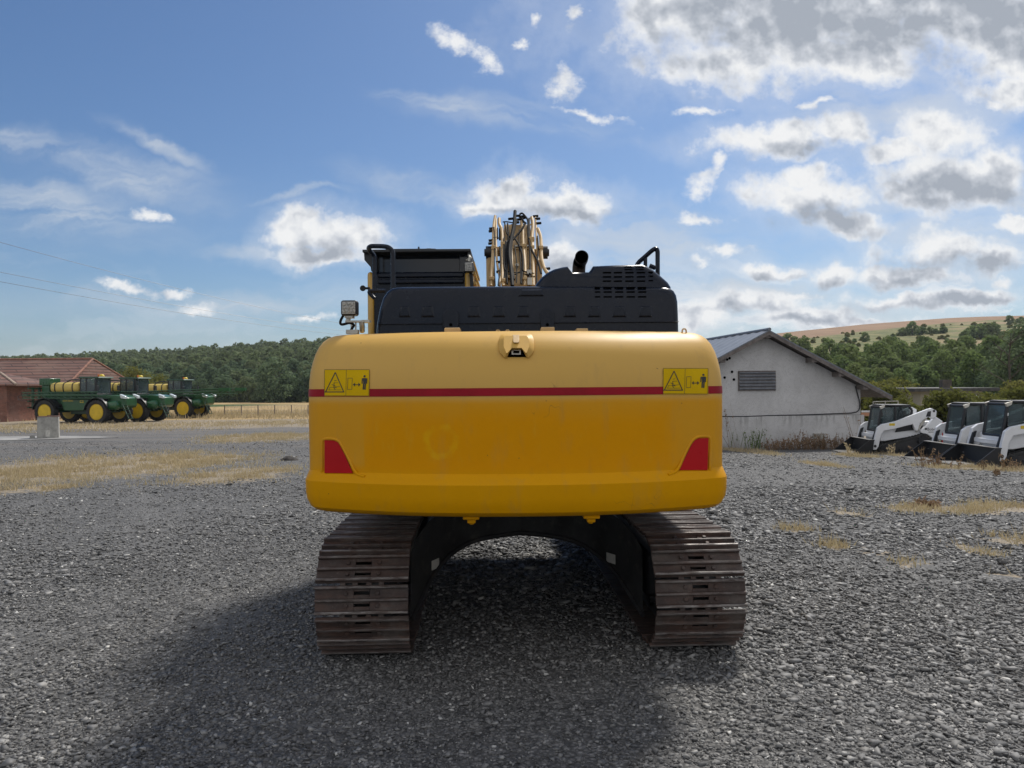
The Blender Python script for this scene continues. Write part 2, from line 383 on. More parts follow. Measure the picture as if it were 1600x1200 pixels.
def cw_paint():
    """counterweight: faded paint above, fresher yellow below with worn patches where lettering was taken off"""
    m = bpy.data.materials.new('counterweight_paint'); m.use_nodes = True
    t = NT(m.node_tree); b = t.n['Principled BSDF']
    v = t.node('ShaderNodeTexCoord').outputs['Object']
    x, y, z = t.sepxyz(v)
    n0 = t.noise(v, 1.3, 4, .5); n1 = t.noise(v, 7, 6, .6); n2 = t.noise(v, 60, 3, .6)
    fade = t.smooth(t.math('ADD', z, t.math('MULTIPLY', t.math('SUBTRACT', n0, .5), .05)), 1.86, 1.93)
    # the re-sprayed middle below the stripe, corners left faded
    edge = t.smooth(t.math('ADD', t.math('ABSOLUTE', t.math('SUBTRACT', x, .0)), t.math('ADD', t.math('MULTIPLY', z, .25), t.math('MULTIPLY', t.math('SUBTRACT', n0, .5), .3))), 1.38, 1.60)
    edge = t.math('MAXIMUM', edge, t.math('MULTIPLY', t.smooth(t.math('ADD', z, t.math('MULTIPLY', t.math('SUBTRACT', t.noise(v, 2.2, 6, .6), .5), .22)), 1.72, 1.90), .8))
    edge = t.math('MAXIMUM', edge, t.math('MULTIPLY', t.smooth(t.math('ADD', x, t.math('MULTIPLY', t.math('SUBTRACT', n1, .5), .012)), -1.035, -1.05), t.smooth(z, 1.40, 1.47)))
    lowlip = t.smooth(z, 1.46, 1.38)
    fresh = t.mix(n1, (.63, .26, .0004, 1), (.68, .29, .0005, 1))
    old = t.mix(n1, (.58, .285, .018, 1), (.62, .31, .025, 1))
    pale = t.mix(n0, (.56, .335, .075, 1), (.60, .365, .092, 1))
    lip = t.mix(n1, (.59, .27, .0004, 1), (.64, .30, .0006, 1))
    c = t.mix(t.math('MULTIPLY', edge, .75), fresh, old)
    c = t.mix(lowlip, c, lip)
    c = t.mix(fade, c, pale)
    # residue of removed lettering: a ring and smears
    q = t.comb(t.math('ADD', x, .51), t.math('SUBTRACT', z, 1.62), 0)
    rd = t.vec('LENGTH', t.vec('ADD', q, t.vec('MULTIPLY', t.vec('SUBTRACT', t.noise(v, 9, 6, .65, 'Color'), (.5, .5, .5)), (.09, .09, 0))))
    ring = t.math('MULTIPLY', t.smooth(t.math('ABSOLUTE', t.math('SUBTRACT', rd, .10)), .035, .008), t.smooth(n1, .35, .62))
    c = t.mix(t.math('MULTIPLY', ring, .55), c, (.70, .40, .006, 1))
    sm = t.noise(t.vec('MULTIPLY', v, (9, 9, 2.2)), 1.6, 7, .72)
    band = t.math('MULTIPLY', t.math('MULTIPLY', t.smooth(z, 1.42, 1.52), t.smooth(z, 1.86, 1.72)), t.smooth(edge, .5, 0))
    c = t.mix(t.math('MULTIPLY', t.math('MULTIPLY', band, t.smooth(sm, .56, .74)), .45), c, (.64, .34, .03, 1))
    # chips and scuffs
    ch = t.smooth(t.noise(v, 26, 2, .5), .775, .79)
    c = t.mix(t.math('MULTIPLY', ch, .8), c, (.12, .07, .03, 1))
    ln = t.smooth(t.math('ABSOLUTE', t.math('SUBTRACT', t.noise(t.vec('MULTIPLY', v, (1, 1, .8)), 3.1, 3, .55), .5)), .0035, .0012)
    c = t.mix(t.math('MULTIPLY', t.math('MULTIPLY', ln, t.smooth(t.noise(v, 1.7, 4, .6), .60, .68)), .45), c, (.16, .09, .03, 1))
    dirt = t.math('MULTIPLY', t.smooth(t.noise(t.vec('MULTIPLY', v, (4, 4, 1)), 2.2, 7, .65), .52, .75), .22)
    c = t.mix(dirt, c, (.33, .22, .09, 1))
    t.put(b.inputs['Base Color'], c)
    t.put(b.inputs['Roughness'], t.math('ADD', .30, t.math('ADD', t.math('MULTIPLY', fade, .12), t.math('MULTIPLY', n1, .12))))
    t.put(b.inputs['Specular IOR Level'], t.math('ADD', .08, t.math('MULTIPLY', fade, .14)))
    bn = t.node('ShaderNodeBump'); bn.inputs['Strength'].default_value = .05; bn.inputs['Distance'].default_value = .004
    t.put(bn.inputs['Height'], t.noise(v, 90, 3, .5)); t.l.new(bn.outputs[0], b.inputs['Normal'])
    return m
M['cw'] = cw_paint()

def leaf_mat(name, dark, light, warm=(.15, .15, .06), trans=.38):
    m = bpy.data.materials.new(name); m.use_nodes = True
    t = NT(m.node_tree); b = t.n['Principled BSDF']; o = t.n['Material Output']
    oi = t.node('ShaderNodeObjectInfo').outputs['Random']
    g = t.node('ShaderNodeNewGeometry')
    n = t.noise(g.outputs['Position'], .55, 4, .6)
    at = t.node('ShaderNodeAttribute'); at.attribute_name = 'tone'
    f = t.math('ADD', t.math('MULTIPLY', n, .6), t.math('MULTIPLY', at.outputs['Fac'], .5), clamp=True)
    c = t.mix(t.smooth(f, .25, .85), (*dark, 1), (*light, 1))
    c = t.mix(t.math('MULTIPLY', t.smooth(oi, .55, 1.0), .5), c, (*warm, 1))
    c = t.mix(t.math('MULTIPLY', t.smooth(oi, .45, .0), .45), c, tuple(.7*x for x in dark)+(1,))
    t.put(b.inputs['Base Color'], c); b.inputs['Roughness'].default_value = .8; b.inputs['Specular IOR Level'].default_value = .06
    tr = t.node('ShaderNodeBsdfTranslucent'); t.put(tr.inputs[0], t.mix(.5, c, (light[0]*1.3, light[1]*1.4, light[2], 1)))
    mx = t.node('ShaderNodeMixShader'); mx.inputs[0].default_value = trans
    t.l.new(b.outputs[0], mx.inputs[1]); t.l.new(tr.outputs[0], mx.inputs[2]); t.l.new(mx.outputs[0], o.inputs[0])
    return m
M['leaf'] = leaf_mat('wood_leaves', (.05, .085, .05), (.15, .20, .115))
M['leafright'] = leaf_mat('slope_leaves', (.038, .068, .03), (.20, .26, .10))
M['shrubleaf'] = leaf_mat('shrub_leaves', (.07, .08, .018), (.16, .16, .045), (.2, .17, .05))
M['bark'] = pbr('bark', (.07, .055, .04), .9, var=.3, bump=.5, bscale=20)
M['drystem'] = leaf_mat('dry_weed', (.17, .11, .07), (.33, .23, .15), (.20, .12, .08), .15)
M['straw'] = leaf_mat('straw', (.38, .30, .19), (.56, .46, .31), (.44, .35, .22), .2)

# ------------------------------------------------------------------ terrain
def sstep(a, b, x):
    t = np.clip((x-a)/(b-a), 0, 1); return t*t*(3-2*t)
def terrain(x, y):
    x = np.asarray(x, float); y = np.asarray(y, float)
    yy = np.maximum(y, 8.0); u = x/yy
    k = .0146+(.043-.0146)*sstep(-.15, .35, u)
    lim = 65-(65-40)*sstep(-.1, .3, u)
    z = -k*np.maximum(np.minimum(yy, lim)-8, 0)
    z = z*sstep(8, 16, yy)**.5 if False else z
    # left: field falling gently, then a wooded hill
    zl = -.0094*np.clip(yy-65, 0, 125)
    ridge_l = np.interp(u, [-1.2, -.68, -.5, -.38, -.26, 0.0, .3], [14, 18.5, 23, 20, 22.5, 26, 26])
    ry = np.interp(u, [-1.2, -.5, -.36, 0], [640, 620, 480, 470])
    t = np.clip((yy-190)/(ry-190), 0, 1)
    zl = zl+(ridge_l+2)*t**1.05 - .01*np.maximum(yy-ry, 0)
    # right: meadow slope up to a brown field on the skyline
    ridge_r = np.interp(u, [-.1, .2, .27, .36, .47, .58, .68, 1.2], [20, 25, 29, 33.5, 38.5, 42, 43.5, 46])
    t2 = np.clip((yy-85)/(395), 0, 1)
    zr = (ridge_r+1.3)*t2**1.3 - .012*np.maximum(yy-480, 0)
    f = sstep(.02, .2, u)
    z = z+zl*(1-f)+zr*f
    z = z-.07*sstep(2.8, 5.2, y)
    return z+.015*np.sin(x*.9+1.3)*np.sin(y*.7)*sstep(9, 14, yy)
def tz(x, y): return float(terrain(x, y))
def G(px, py):
    """where the ray through a photograph pixel meets the ground"""
    u, v = D(px, py); y0 = 2.5
    for i in range(4000):
        y1 = y0*1.004
        if HCAM+v*y1 <= tz(u*y1, y1): break
        y0 = y1
    return Vector((u*y0, y0, tz(u*y0, y0)))
def gell(l):
    o = []
    for cx, cy, rx, ry in l:
        c = G(cx, cy); a = G(cx, cy-ry); b = G(cx, cy+ry)
        o.append((c.x, c.y, rx/F*c.y, max(.15, (a.y-b.y)/2)))
    return o
STRAW = gell([(150, 728, 230, 24), (370, 741, 95, 14), (60, 763, 60, 9), (410, 684, 90, 7), (300, 718, 90, 10), (60, 740, 90, 16),
   (1480, 796, 90, 8), (1322, 802, 24, 5), (1570, 794, 60, 9), (1242, 828, 30, 4), (1300, 854, 28, 5), (1530, 860, 25, 13), (1578, 845, 44, 10),
   (1432, 882, 30, 8), (1287, 726, 16, 5), (1412, 712, 20, 4), (1337, 712, 22, 3), (1490, 730, 50, 5), (1570, 733, 50, 5), (1170, 705, 30, 5), (1250, 692, 110, 4), (1560, 900, 40, 6)])
def straw_mask(x, y):
    m = np.full(np.shape(x), 9.0)
    for cx, cy, rx, ry in STRAW: m = np.minimum(m, np.hypot((x-cx)/rx, (y-cy)/ry))
    return m

def ground_mat():
    m = bpy.data.materials.new('gravel'); m.use_nodes = True
    t = NT(m.node_tree); b = t.n['Principled BSDF']
    p = t.node('ShaderNodeNewGeometry').outputs['Position']
    x, y, z = t.sepxyz(p)
    p2 = t.comb(x, y, 0)
    wv = t.vec('ADD', p2, t.vec('MULTIPLY', t.vec('SUBTRACT', t.noise(p2, 6, 2, .5, 'Color'), (.5, .5, .5)), (.05, .05, 0)))
    va = t.node('ShaderNodeTexVoronoi'); t.put(va.inputs['Vector'], wv); va.inputs['Scale'].default_value = 38
    vb = t.node('ShaderNodeTexVoronoi'); t.put(vb.inputs['Vector'], wv); vb.inputs['Scale'].default_value = 15
    vc = t.node('ShaderNodeTexVoronoi'); t.put(vc.inputs['Vector'], p2); vc.inputs['Scale'].default_value = 6
    ga = t.sepxyz(va.outputs['Color'])[0]; gb = t.sepxyz(vb.outputs['Color'])[1]; gc = t.sepxyz(vc.outputs['Color'])[0]
    g = t.math('ADD', t.math('MULTIPLY', ga, .55), t.math('MULTIPLY', gb, .3))
    g = t.math('ADD', g, t.math('MULTIPLY', gc, .15))
    col = t.ramp(g, [(.12, (.04, .04, .04)), (.42, (.11, .109, .107)), (.62, (.16, .158, .154)), (.80, (.24, .235, .228)), (.93, (.42, .41, .39))])
    gap = t.smooth(va.outputs['Distance'], .35, .62)
    col = t.mix(t.math('MULTIPLY', gap, .6), col, (.03, .03, .03, 1))
    # large patches: compacted fines, darker wet-looking bands, tyre paths
    big = t.noise(p2, .23, 5, .6); mid = t.noise(p2, 1.1, 5, .65)
    col = t.mix(t.math('MULTIPLY', t.smooth(mid, .42, .7), .30), col, (.132, .13, .126, 1))
    col = t.mix(t.math('MULTIPLY', t.smooth(big, .45, .68), .45), col, (.09, .09, .091, 1))
    pth = t.math('ABSOLUTE', t.math('SUBTRACT', t.math('ABSOLUTE', t.math('ADD', t.math('SUBTRACT', x, t.math('MULTIPLY', y, -.55)), t.math('MULTIPLY', t.math('SUBTRACT', big, .5), 3.0))), 1.05))
    pth2 = t.math('ABSOLUTE', t.math('SUBTRACT', t.math('ABSOLUTE', t.math('ADD', t.math('SUBTRACT', x, t.math('ADD', 2.2, t.math('MULTIPLY', y, .38))), t.math('MULTIPLY', t.math('SUBTRACT', big, .5), 3.0))), .95))
    rut = t.math('MAXIMUM', t.smooth(pth, .42, .12), t.smooth(pth2, .40, .12))
    col = t.mix(t.math('MULTIPLY', t.math('MULTIPLY', rut, t.smooth(mid, .3, .6)), .45), col, (.145, .142, .138, 1))
    far = t.smooth(y, 14, 40)
    left = t.smooth(x, 4, -6)
    # dusty soil farther out on the left
    st = t.noise(t.vec('MULTIPLY', p2, (.12, .55, 1)), 1.0, 6, .62)
    soil = t.math('MULTIPLY', t.math('MULTIPLY', far, left), t.smooth(st, .40, .60))
    col = t.mix(t.math('MULTIPLY', soil, .75), col, (.15, .135, .12, 1))
    # straw patches
    pw = t.vec('ADD', p2, t.vec('MULTIPLY', t.vec('SUBTRACT', t.noise(p2, .9, 6, .65, 'Color'), (.5, .5, .5)), (2.4, 2.4, 0)))
    sm = t.blobs(pw, STRAW)
    fine = t.noise(p2, 5, 6, .7)
    mask = t.math('ADD', t.smooth(sm, 1.25, .35), t.math('MULTIPLY', t.math('SUBTRACT', fine, .5), 2.6))
    mask = t.math('MULTIPLY', t.smooth(mask, .35, .75), t.smooth(sm, 1.5, 1.1))
    # dry strip along the parked machines and the yard edge
    edge = t.math('ADD', t.smooth(y, 43, 52), t.math('MULTIPLY', t.math('SUBTRACT', t.noise(t.vec('MULTIPLY', p2, (.4, 1, 1)), .6, 6, .65), .5), 1.8))
    edge = t.math('MULTIPLY', t.smooth(edge, .35, .8), t.smooth(x, 2, -3))
    edger = t.math('MULTIPLY', t.smooth(y, 37, 42), t.smooth(x, 6, 10))
    mask = t.math('MAXIMUM', mask, t.math('MAXIMUM', edge, edger))
    sn = t.noise(t.vec('MULTIPLY', p2, (1, 3, 1)), 9, 6, .7)
    straw = t.ramp(sn, [(.3, (.13, .105, .08)), (.5, (.30, .24, .16)), (.72, (.48, .39, .27))])
    col = t.mix(t.math('MULTIPLY', t.math('MULTIPLY', mask, .8), t.smooth(t.noise(p2, 14, 5, .7), .30, .55)), col, straw)
    t.put(b.inputs['Base Color'], col); b.inputs['Roughness'].default_value = .85; b.inputs['Specular IOR Level'].default_value = .3
    h = t.math('ADD', t.math('MULTIPLY', t.math('SUBTRACT', 1, va.outputs['Distance']), .5), t.math('MULTIPLY', t.math('SUBTRACT', 1, vb.outputs['Distance']), .9))
    h = t.math('ADD', h, t.math('MULTIPLY', t.math('ADD', ga, gb), .5))
    bn = t.node('ShaderNodeBump'); bn.inputs['Strength'].default_value = .75; bn.inputs['Distance'].default_value = .018
    t.put(bn.inputs['Height'], h); t.l.new(bn.outputs[0], b.inputs['Normal'])
    return m
def land_mat(name, kind):
    m = bpy.data.materials.new(name); m.use_nodes = True
    t = NT(m.node_tree); b = t.n['Principled BSDF']
    p = t.node('ShaderNodeNewGeometry').outputs['Position']
    x, y, z = t.sepxyz(p)
    n1 = t.noise(p, .06, 6, .6); n2 = t.noise(t.vec('MULTIPLY', p, (1, .45, 1)), .16, 9, .72) if kind == 'meadow' else t.noise(p, .7, 6, .65); n3 = t.noise(t.vec('MULTIPLY', p, (1, .25, 1)), .12, 6, .6)
    if kind == 'field':
        col = t.ramp(n2, [(.3, (.25, .175, .085)), (.6, (.40, .29, .145)), (.8, (.46, .35, .19))])
        gs = t.math('MULTIPLY', t.smooth(t.math('ADD', y, t.math('MULTIPLY', n1, 20)), 137, 143), t.smooth(t.math('ADD', y, t.math('MULTIPLY', n1, 20)), 168, 160))
        col = t.mix(t.math('MULTIPLY', gs, t.smooth(x, -38, -55)), col, (.055, .085, .028, 1))
    elif kind == 'wood':
        col = t.mix(n2, (.02, .035, .012, 1), (.05, .06, .02, 1))
    else:
        green = t.ramp(n2, [(.3, (.045, .065, .018)), (.47, (.115, .125, .04)), (.6, (.20, .175, .07)), (.75, (.30, .24, .12))])
        brown = t.ramp(n3, [(.3, (.21, .13, .075)), (.7, (.27, .17, .10))])
        u = t.math('DIVIDE', x, y)
        top = t.math('ADD', t.math('SUBTRACT', y, t.math('MULTIPLY', u, 180)), t.math('MULTIPLY', n1, 30))
        bare = t.math('MULTIPLY', t.smooth(t.noise(p, .035, 5, .6), .50, .62), t.smooth(u, .5, .62))
        col = t.mix(t.math('MULTIPLY', bare, .8), green, (.27, .19, .11, 1))
        col = t.mix(t.smooth(top, 333, 345), col, brown)
        col = t.mix(t.smooth(t.math('ADD', y, t.math('MULTIPLY', n2, 30)), 130, 80), col, t.ramp(n2, [(.3, (.09, .09, .03)), (.7, (.22, .17, .07))]))
    t.put(b.inputs['Base Color'], col); b.inputs['Roughness'].default_value = .9; b.inputs['Specular IOR Level'].default_value = .15
    bn = t.node('ShaderNodeBump'); bn.inputs['Strength'].default_value = .6; bn.inputs['Distance'].default_value = .5
    t.put(bn.inputs['Height'], t.noise(p, 1.2, 6, .7)); t.l.new(bn.outputs[0], b.inputs['Normal'])
    return m
def sheet(name, xs, ys, mat):
    X, Yg = np.meshgrid(xs, ys); Z = terrain(X, Yg)
    v = np.stack([X, Yg, Z], -1).reshape(-1, 3)
    nx, ny = len(xs), len(ys)
    i = (np.arange(ny-1)[:, None]*nx+np.arange(nx-1)[None]).ravel()
    f = np.stack([i, i+1, i+nx+1, i+nx], -1)
    o = link(name, raw_mesh(name, v, f, mat, smooth=True)); o['kind'] = 'structure'
    return o
allx = np.unique(np.round(np.concatenate([np.linspace(-1500, -300, 14), np.linspace(-300, -70, 40), np.linspace(-70, 70, 190), np.linspace(70, 300, 40), np.linspace(300, 1500, 14), [-5.0]]), 3))
yy1 = np.unique(np.round(np.concatenate([np.linspace(-600, -10, 20), np.linspace(-10, 66, 150)]), 3))
yy2 = np.linspace(66, 190, 60); yy3 = np.concatenate([np.linspace(190, 660, 110), np.linspace(680, 1600, 12)])
lx = allx[allx <= -5]; rx_ = allx[allx >= -5]
sheet('ground', allx, yy1, ground_mat())
sheet('field', lx, yy2, land_mat('stubble', 'field'))
sheet('hill', lx, yy3, land_mat('woodland_floor', 'wood'))
sheet('hillside_meadow', rx_, np.concatenate([yy2, yy3[1:]]), land_mat('meadow', 'meadow'))

# ------------------------------------------------------------------ loose stones of the yard (nobody could count them)
def stones():
    m = bpy.data.materials.new('stone'); m.use_nodes = True
    t = NT(m.node_tree); b = t.n['Principled BSDF']
    at = t.node('ShaderNodeAttribute'); at.attribute_name = 'tone'
    g = t.node('ShaderNodeNewGeometry').outputs['Position']
    c = t.ramp(at.outputs['Fac'], [(.0, (.062, .062, .063)), (.45, (.142, .141, .140)), (.75, (.205, .203, .199)), (.92, (.295, .29, .28)), (1.0, (.56, .55, .52))])
    c = t.mix(t.math('MULTIPLY', t.noise(g, 90, 4, .6), .35), c, (.09, .088, .085, 1))
    t.put(b.inputs['Base Color'], c); b.inputs['Roughness'].default_value = .75; b.inputs['Specular IOR Level'].default_value = .35
    import bmesh
    def hull(seed, n):
        r = random.Random(seed); bm = bmesh.new()
        for _ in range(n):
            q = Vector((r.gauss(0, 1), r.gauss(0, 1), r.gauss(0, 1))).normalized()*r.uniform(.75, 1.1); q.x *= r.uniform(.9, 1.25); bm.verts.new(q)
        res = bmesh.ops.convex_hull(bm, input=bm.verts)
        bmesh.ops.delete(bm, geom=[g for g in res['geom_interior'] if isinstance(g, bmesh.types.BMVert)], context='VERTS')
        bmesh.ops.triangulate(bm, faces=bm.faces); bm.verts.index_update()
        v = np.array([tuple(q.co) for q in bm.verts]); f = np.array([[q.index for q in fa.verts] for fa in bm.faces]); bm.free()
        return v, f
    TP = {'i': [hull(s, 8) for s in range(18)], 'o': [hull(s+50, 7) for s in range(10)]}
    V, Fc, T = [], [], []; base = 0
    #      y0   y1   per m2  median radius  template
    for y0, y1, dens, rad, tmpl in ((3.0, 5.2, 4600, .0092, 'i'), (5.2, 7.5, 2700, .0108, 'i'), (7.5, 11, 1200, .0130, 'o'), (11, 18, 420, .0145, 'o'), (18, 34, 80, .015, 'o')):
        half = lambda y: .72*y+2.8
        n = int(dens*(y1-y0)*2*half((y0+y1)/2))
        y = rng.uniform(y0, y1, n); x = rng.uniform(-1, 1, n)*half(y)
        fines = np.sin(x*.8+np.sin(y*.6)*2.2)*np.sin(y*1.1+np.sin(x*.5)*1.8)+.5*np.sin(x*2.9+y*1.3)*np.sin(y*2.2-x)
        keep = (np.abs(x) < .72*y+1.0+1.8*rng.random(n)**2) & (straw_mask(x, y) > .55+.7*rng.random(n)) & (rng.random(n) < np.clip(.8+.4*fines, .45, 1))
        x, y = x[keep], y[keep]; n = len(x)
        s = rad*np.exp(rng.normal(0, .58, n)); s = np.minimum(s, rad*3.8)
        s = s*(1.02+.30*np.sin(x*.9+1.1)*np.cos(y*.7+.6)+.22*np.clip((x-.2)/2, -1, 1))
        a = rng.uniform(0, 2*np.pi, n); tl = rng.normal(0, .4, n); ax = rng.uniform(.85, 1.4, n); az = rng.uniform(.42, .95, n)
        az = np.where(s > rad*2.0, az*.62, az)
        tone = np.clip(rng.normal(.44, .27, n)+.12*np.log(np.maximum(s, 1e-4)/rad)+.07*np.sin(x*1.7)*np.cos(y*2.1), 0, .93); tone[rng.random(n) < .016] = 1.0
        kk = rng.integers(0, len(TP[tmpl]), n)
        for ti, (tv, tf) in enumerate(TP[tmpl]):
            I = np.nonzero(kk == ti)[0]; m_ = len(I)
            if not m_: continue
            v = np.repeat(tv[None], m_, 0)*(1+rng.uniform(-.08, .08, (m_, len(tv), 3)))
            v[..., 0] *= ax[I][:, None]; v[..., 2] *= az[I][:, None]
            cx, sx_ = np.cos(tl[I])[:, None], np.sin(tl[I])[:, None]
            yv, zv = v[..., 1]*cx-v[..., 2]*sx_, v[..., 1]*sx_+v[..., 2]*cx
            ca, sa = np.cos(a[I])[:, None], np.sin(a[I])[:, None]
            S = s[I][:, None]; X = (v[..., 0]*ca-yv*sa)*S+x[I][:, None]; Yv = (v[..., 0]*sa+yv*ca)*S+y[I][:, None]
            z0 = terrain(x[I], y[I])+s[I]*az[I]*rng.uniform(-.15, .75, m_)
            v = np.stack([X, Yv, zv*S+z0[:, None]], -1)
            V.append(v.reshape(-1, 3)); T.append(np.repeat(tone[I], len(tv)))
            Fc.append((tf[None]+(np.arange(m_)*len(tv))[:, None, None]+base).reshape(-1, 3)); base += m_*len(tv)
    me = raw_mesh('gravel', np.concatenate(V), np.concatenate(Fc), m, tone=np.concatenate(T))
    o = link('gravel', me); o['kind'] = 'stuff'
    tag(o, 'loose dark grey crushed stone covering the yard', 'gravel')
stones()

def blades(name, spots, n, h, label, cat, mat, wid=.006, lean=.5):
    """dry grass blades scattered over ellipses, one mesh"""
    areas = np.array([a[2]*a[3] for a in spots]); pr = areas**.8/np.sum(areas**.8)
    k = rng.choice(len(spots), n, p=pr)
    r = np.sqrt(rng.random(n))*(1+rng.normal(0, .22, n)); th = rng.uniform(0, 2*np.pi, n)
    sp = np.array([s[:4] for s in spots])
    x = sp[k, 0]+np.cos(th)*r*sp[k, 2]; y = sp[k, 1]+np.sin(th)*r*sp[k, 3]
    # clumps
    cl = np.sin(x*3.1+np.sin(y*1.7)*2)*np.cos(y*2.3+np.sin(x*1.3)*2)
    keep = cl+rng.normal(0, .4, n) > .1; x, y = x[keep], y[keep]; n = len(x)
    z = terrain(x, y); hh = h*np.exp(rng.normal(0, .4, n)); a = rng.uniform(0, 2*np.pi, n); ln = np.abs(rng.normal(lean, .35, n))*hh
    w_ = wid*(1+y/22)
    b = rng.uniform(0, np.pi, n)
    p0 = np.stack([x-np.cos(b)*w_, y-np.sin(b)*w_, z-.01], -1); p1 = np.stack([x+np.cos(b)*w_, y+np.sin(b)*w_, z-.01], -1)
    p2 = np.stack([x+np.cos(a)*ln, y+np.sin(a)*ln, z+hh], -1)
    v = np.stack([p0, p1, p2], 1).reshape(-1, 3); f = np.arange(3*n).reshape(-1, 3)
    o = link(name, raw_mesh(name, v, f, mat, tone=np.repeat(rng.random(n), 3))); o['kind'] = 'stuff'
    return tag(o, label, cat)
blades('dry_grass', STRAW, 80000, .085, 'patches of short straw coloured dry grass in the gravel', 'grass', M['straw'])
STRIP = [(-36, 52, 14, 5), (-22, 54, 12, 5), (-30, 46, 12, 3), (-12, 58, 10, 5), (-44, 50, 10, 5)]
blades('stubble_grass', STRIP, 26000, .14, 'strip of dry grass under the green sprayers', 'grass', M['straw'], .008)
FIELDB = [(-40, 80, 26, 12), (-20, 76, 16, 9)]
blades('wheat_stubble', FIELDB, 22000, .3, 'pale cut stubble at the edge of the field behind the fence', 'stubble', M['straw'], .012, .2)

# ------------------------------------------------------------------ the excavator
OX = Vector((.03, 8.3, 0.0))
ex = empty('excavator', OX, 0, 'large yellow tracked excavator seen from behind, red stripe on its counterweight', 'excavator')
def eb(mb, name, mats, parent=ex, **k): return mb.build(name, mats, parent, off=OX, **k)

# counterweight: plan outline lofted through a profile (z, set-back, narrowing)
CWX, CWY, CWS, CWW = .024, 4.95, .36, 1.50
PROF = [(1.108, .16, .16), (1.112, .10, .10), (1.125, .055, .06), (1.15, .025, .032), (1.20, .004, .008), (1.25, -.002, 0), (1.335, -.004, -.002), (1.350, .006, .001), (1.392, .052, .010),
        (1.402, .060, .013), (1.45, .062, .013), (1.60, .057, .012), (1.80, .055, .011), (1.93, .057, .011), (2.03, .068, .013), (2.10, .088, .018), (2.16, .115, .026), (2.22, .15, .037), (2.28, .20, .056), (2.32, .25, .078), (2.35, .31, .105), (2.368, .37, .138), (2.378, .45, .18), (2.381, .60, .23)]
pz, pdy, pdw = (np.array(c) for c in zip(*PROF))
def cw_ring(z, grow=0.0):
    dy = float(np.interp(z, pz, pdy)); w_ = CWW-float(np.interp(z, pz, pdw))+grow
    r = .14; yb = CWY+dy-grow; pts = []
    yx = lambda x: yb+CWS*abs(x/CWW)**2.3
    for i in range(41):
        x = (w_-r)*(i/20-1); pts.append((x, yx(x)))
    def corner(sg):
        A = Vector((w_-r, yx(w_-r))); Cc = Vector((w_, yx(w_-r)+.045)); B = Vector((w_, yx(w_-r)+.045+r)); o = []
        for k in range(1, 9):
            t = k/8; q = A*(1-t)**2+Cc*2*t*(1-t)+B*t*t; o.append((sg*q.x, q.y))
        o.append((sg*w_, 5.75)); o.append((sg*w_, 6.25))
        return o
    ring = corner(-1)[::-1]+pts+corner(1)
    return [Vector((CWX+x, y, z)) for x, y in ring]
cwb = MB(); cwb.loft([cw_ring(z) for z in pz])
cw = eb(cwb, 'counterweight', M['cw'], ang=26)
def cw_y(x, z):
    r = cw_ring(z); xs = [p.x for p in r[10:51]]; ys = [p.y for p in r[10:51]]
    rr = r[2:-2]; return float(np.interp(x, [p.x for p in rr], [p.y for p in rr]))
def cwp(px, py, out=.004):
    """the point of the counterweight's rear face seen at a photograph pixel"""
    Y = 5.0
    for _ in range(25):
        q = P(px, py, Y); Y = cw_y(q.x, min(max(q.z, 1.11), 2.38))
    q = P(px, py, Y-out); return q
# red stripe round the back
def stripe(z0, z1):
    mb = MB(); n = 6
    r = [[p+Vector((0, 0, 0)) for p in cw_ring(z0+(z1-z0)*k/n, .003)] for k in range(n+1)]
    mb.loft(r, closed=False, cap=(False, False)); return mb
s0, s1 = P(806, 618.5, 4.99).z, P(806, 606, 4.99).z
eb(stripe(s0, s1), 'red_stripe', M['stripe'], cw)
# hazard stickers with their pictograms
def grid_patch(mb, px0, px1, py0, py1, out, mi=0, nx=10, ny=4, skew=0):
    vs = [cwp(px0+(px1-px0)*i/nx, py0+(py1-py0)*j/ny+skew*(i/nx-.5), out) for j in range(ny+1) for i in range(nx+1)]
    fs = [(j*(nx+1)+i, j*(nx+1)+i+1, (j+1)*(nx+1)+i+1, (j+1)*(nx+1)+i) for j in range(ny) for i in range(nx)]
    mb.add(vs, fs, mi)
def line(mb, a, b, wpx, out, mi=0, n=3):
    a, b = Vector(a), Vector(b); d = (b-a).normalized(); nrm = Vector((-d.y, d.x))*wpx/2; vs = []
    for i in range(n+1):
        c = a+(b-a)*i/n; vs += [cwp(*(c+nrm), out), cwp(*(c-nrm), out)]
    mb.add(vs, [(2*i, 2*i+1, 2*i+3, 2*i+2) for i in range(n)], mi)
def poly(mb, pts, out, mi=0): mb.add([cwp(*p, out) for p in pts], [tuple(range(len(pts)))], mi)
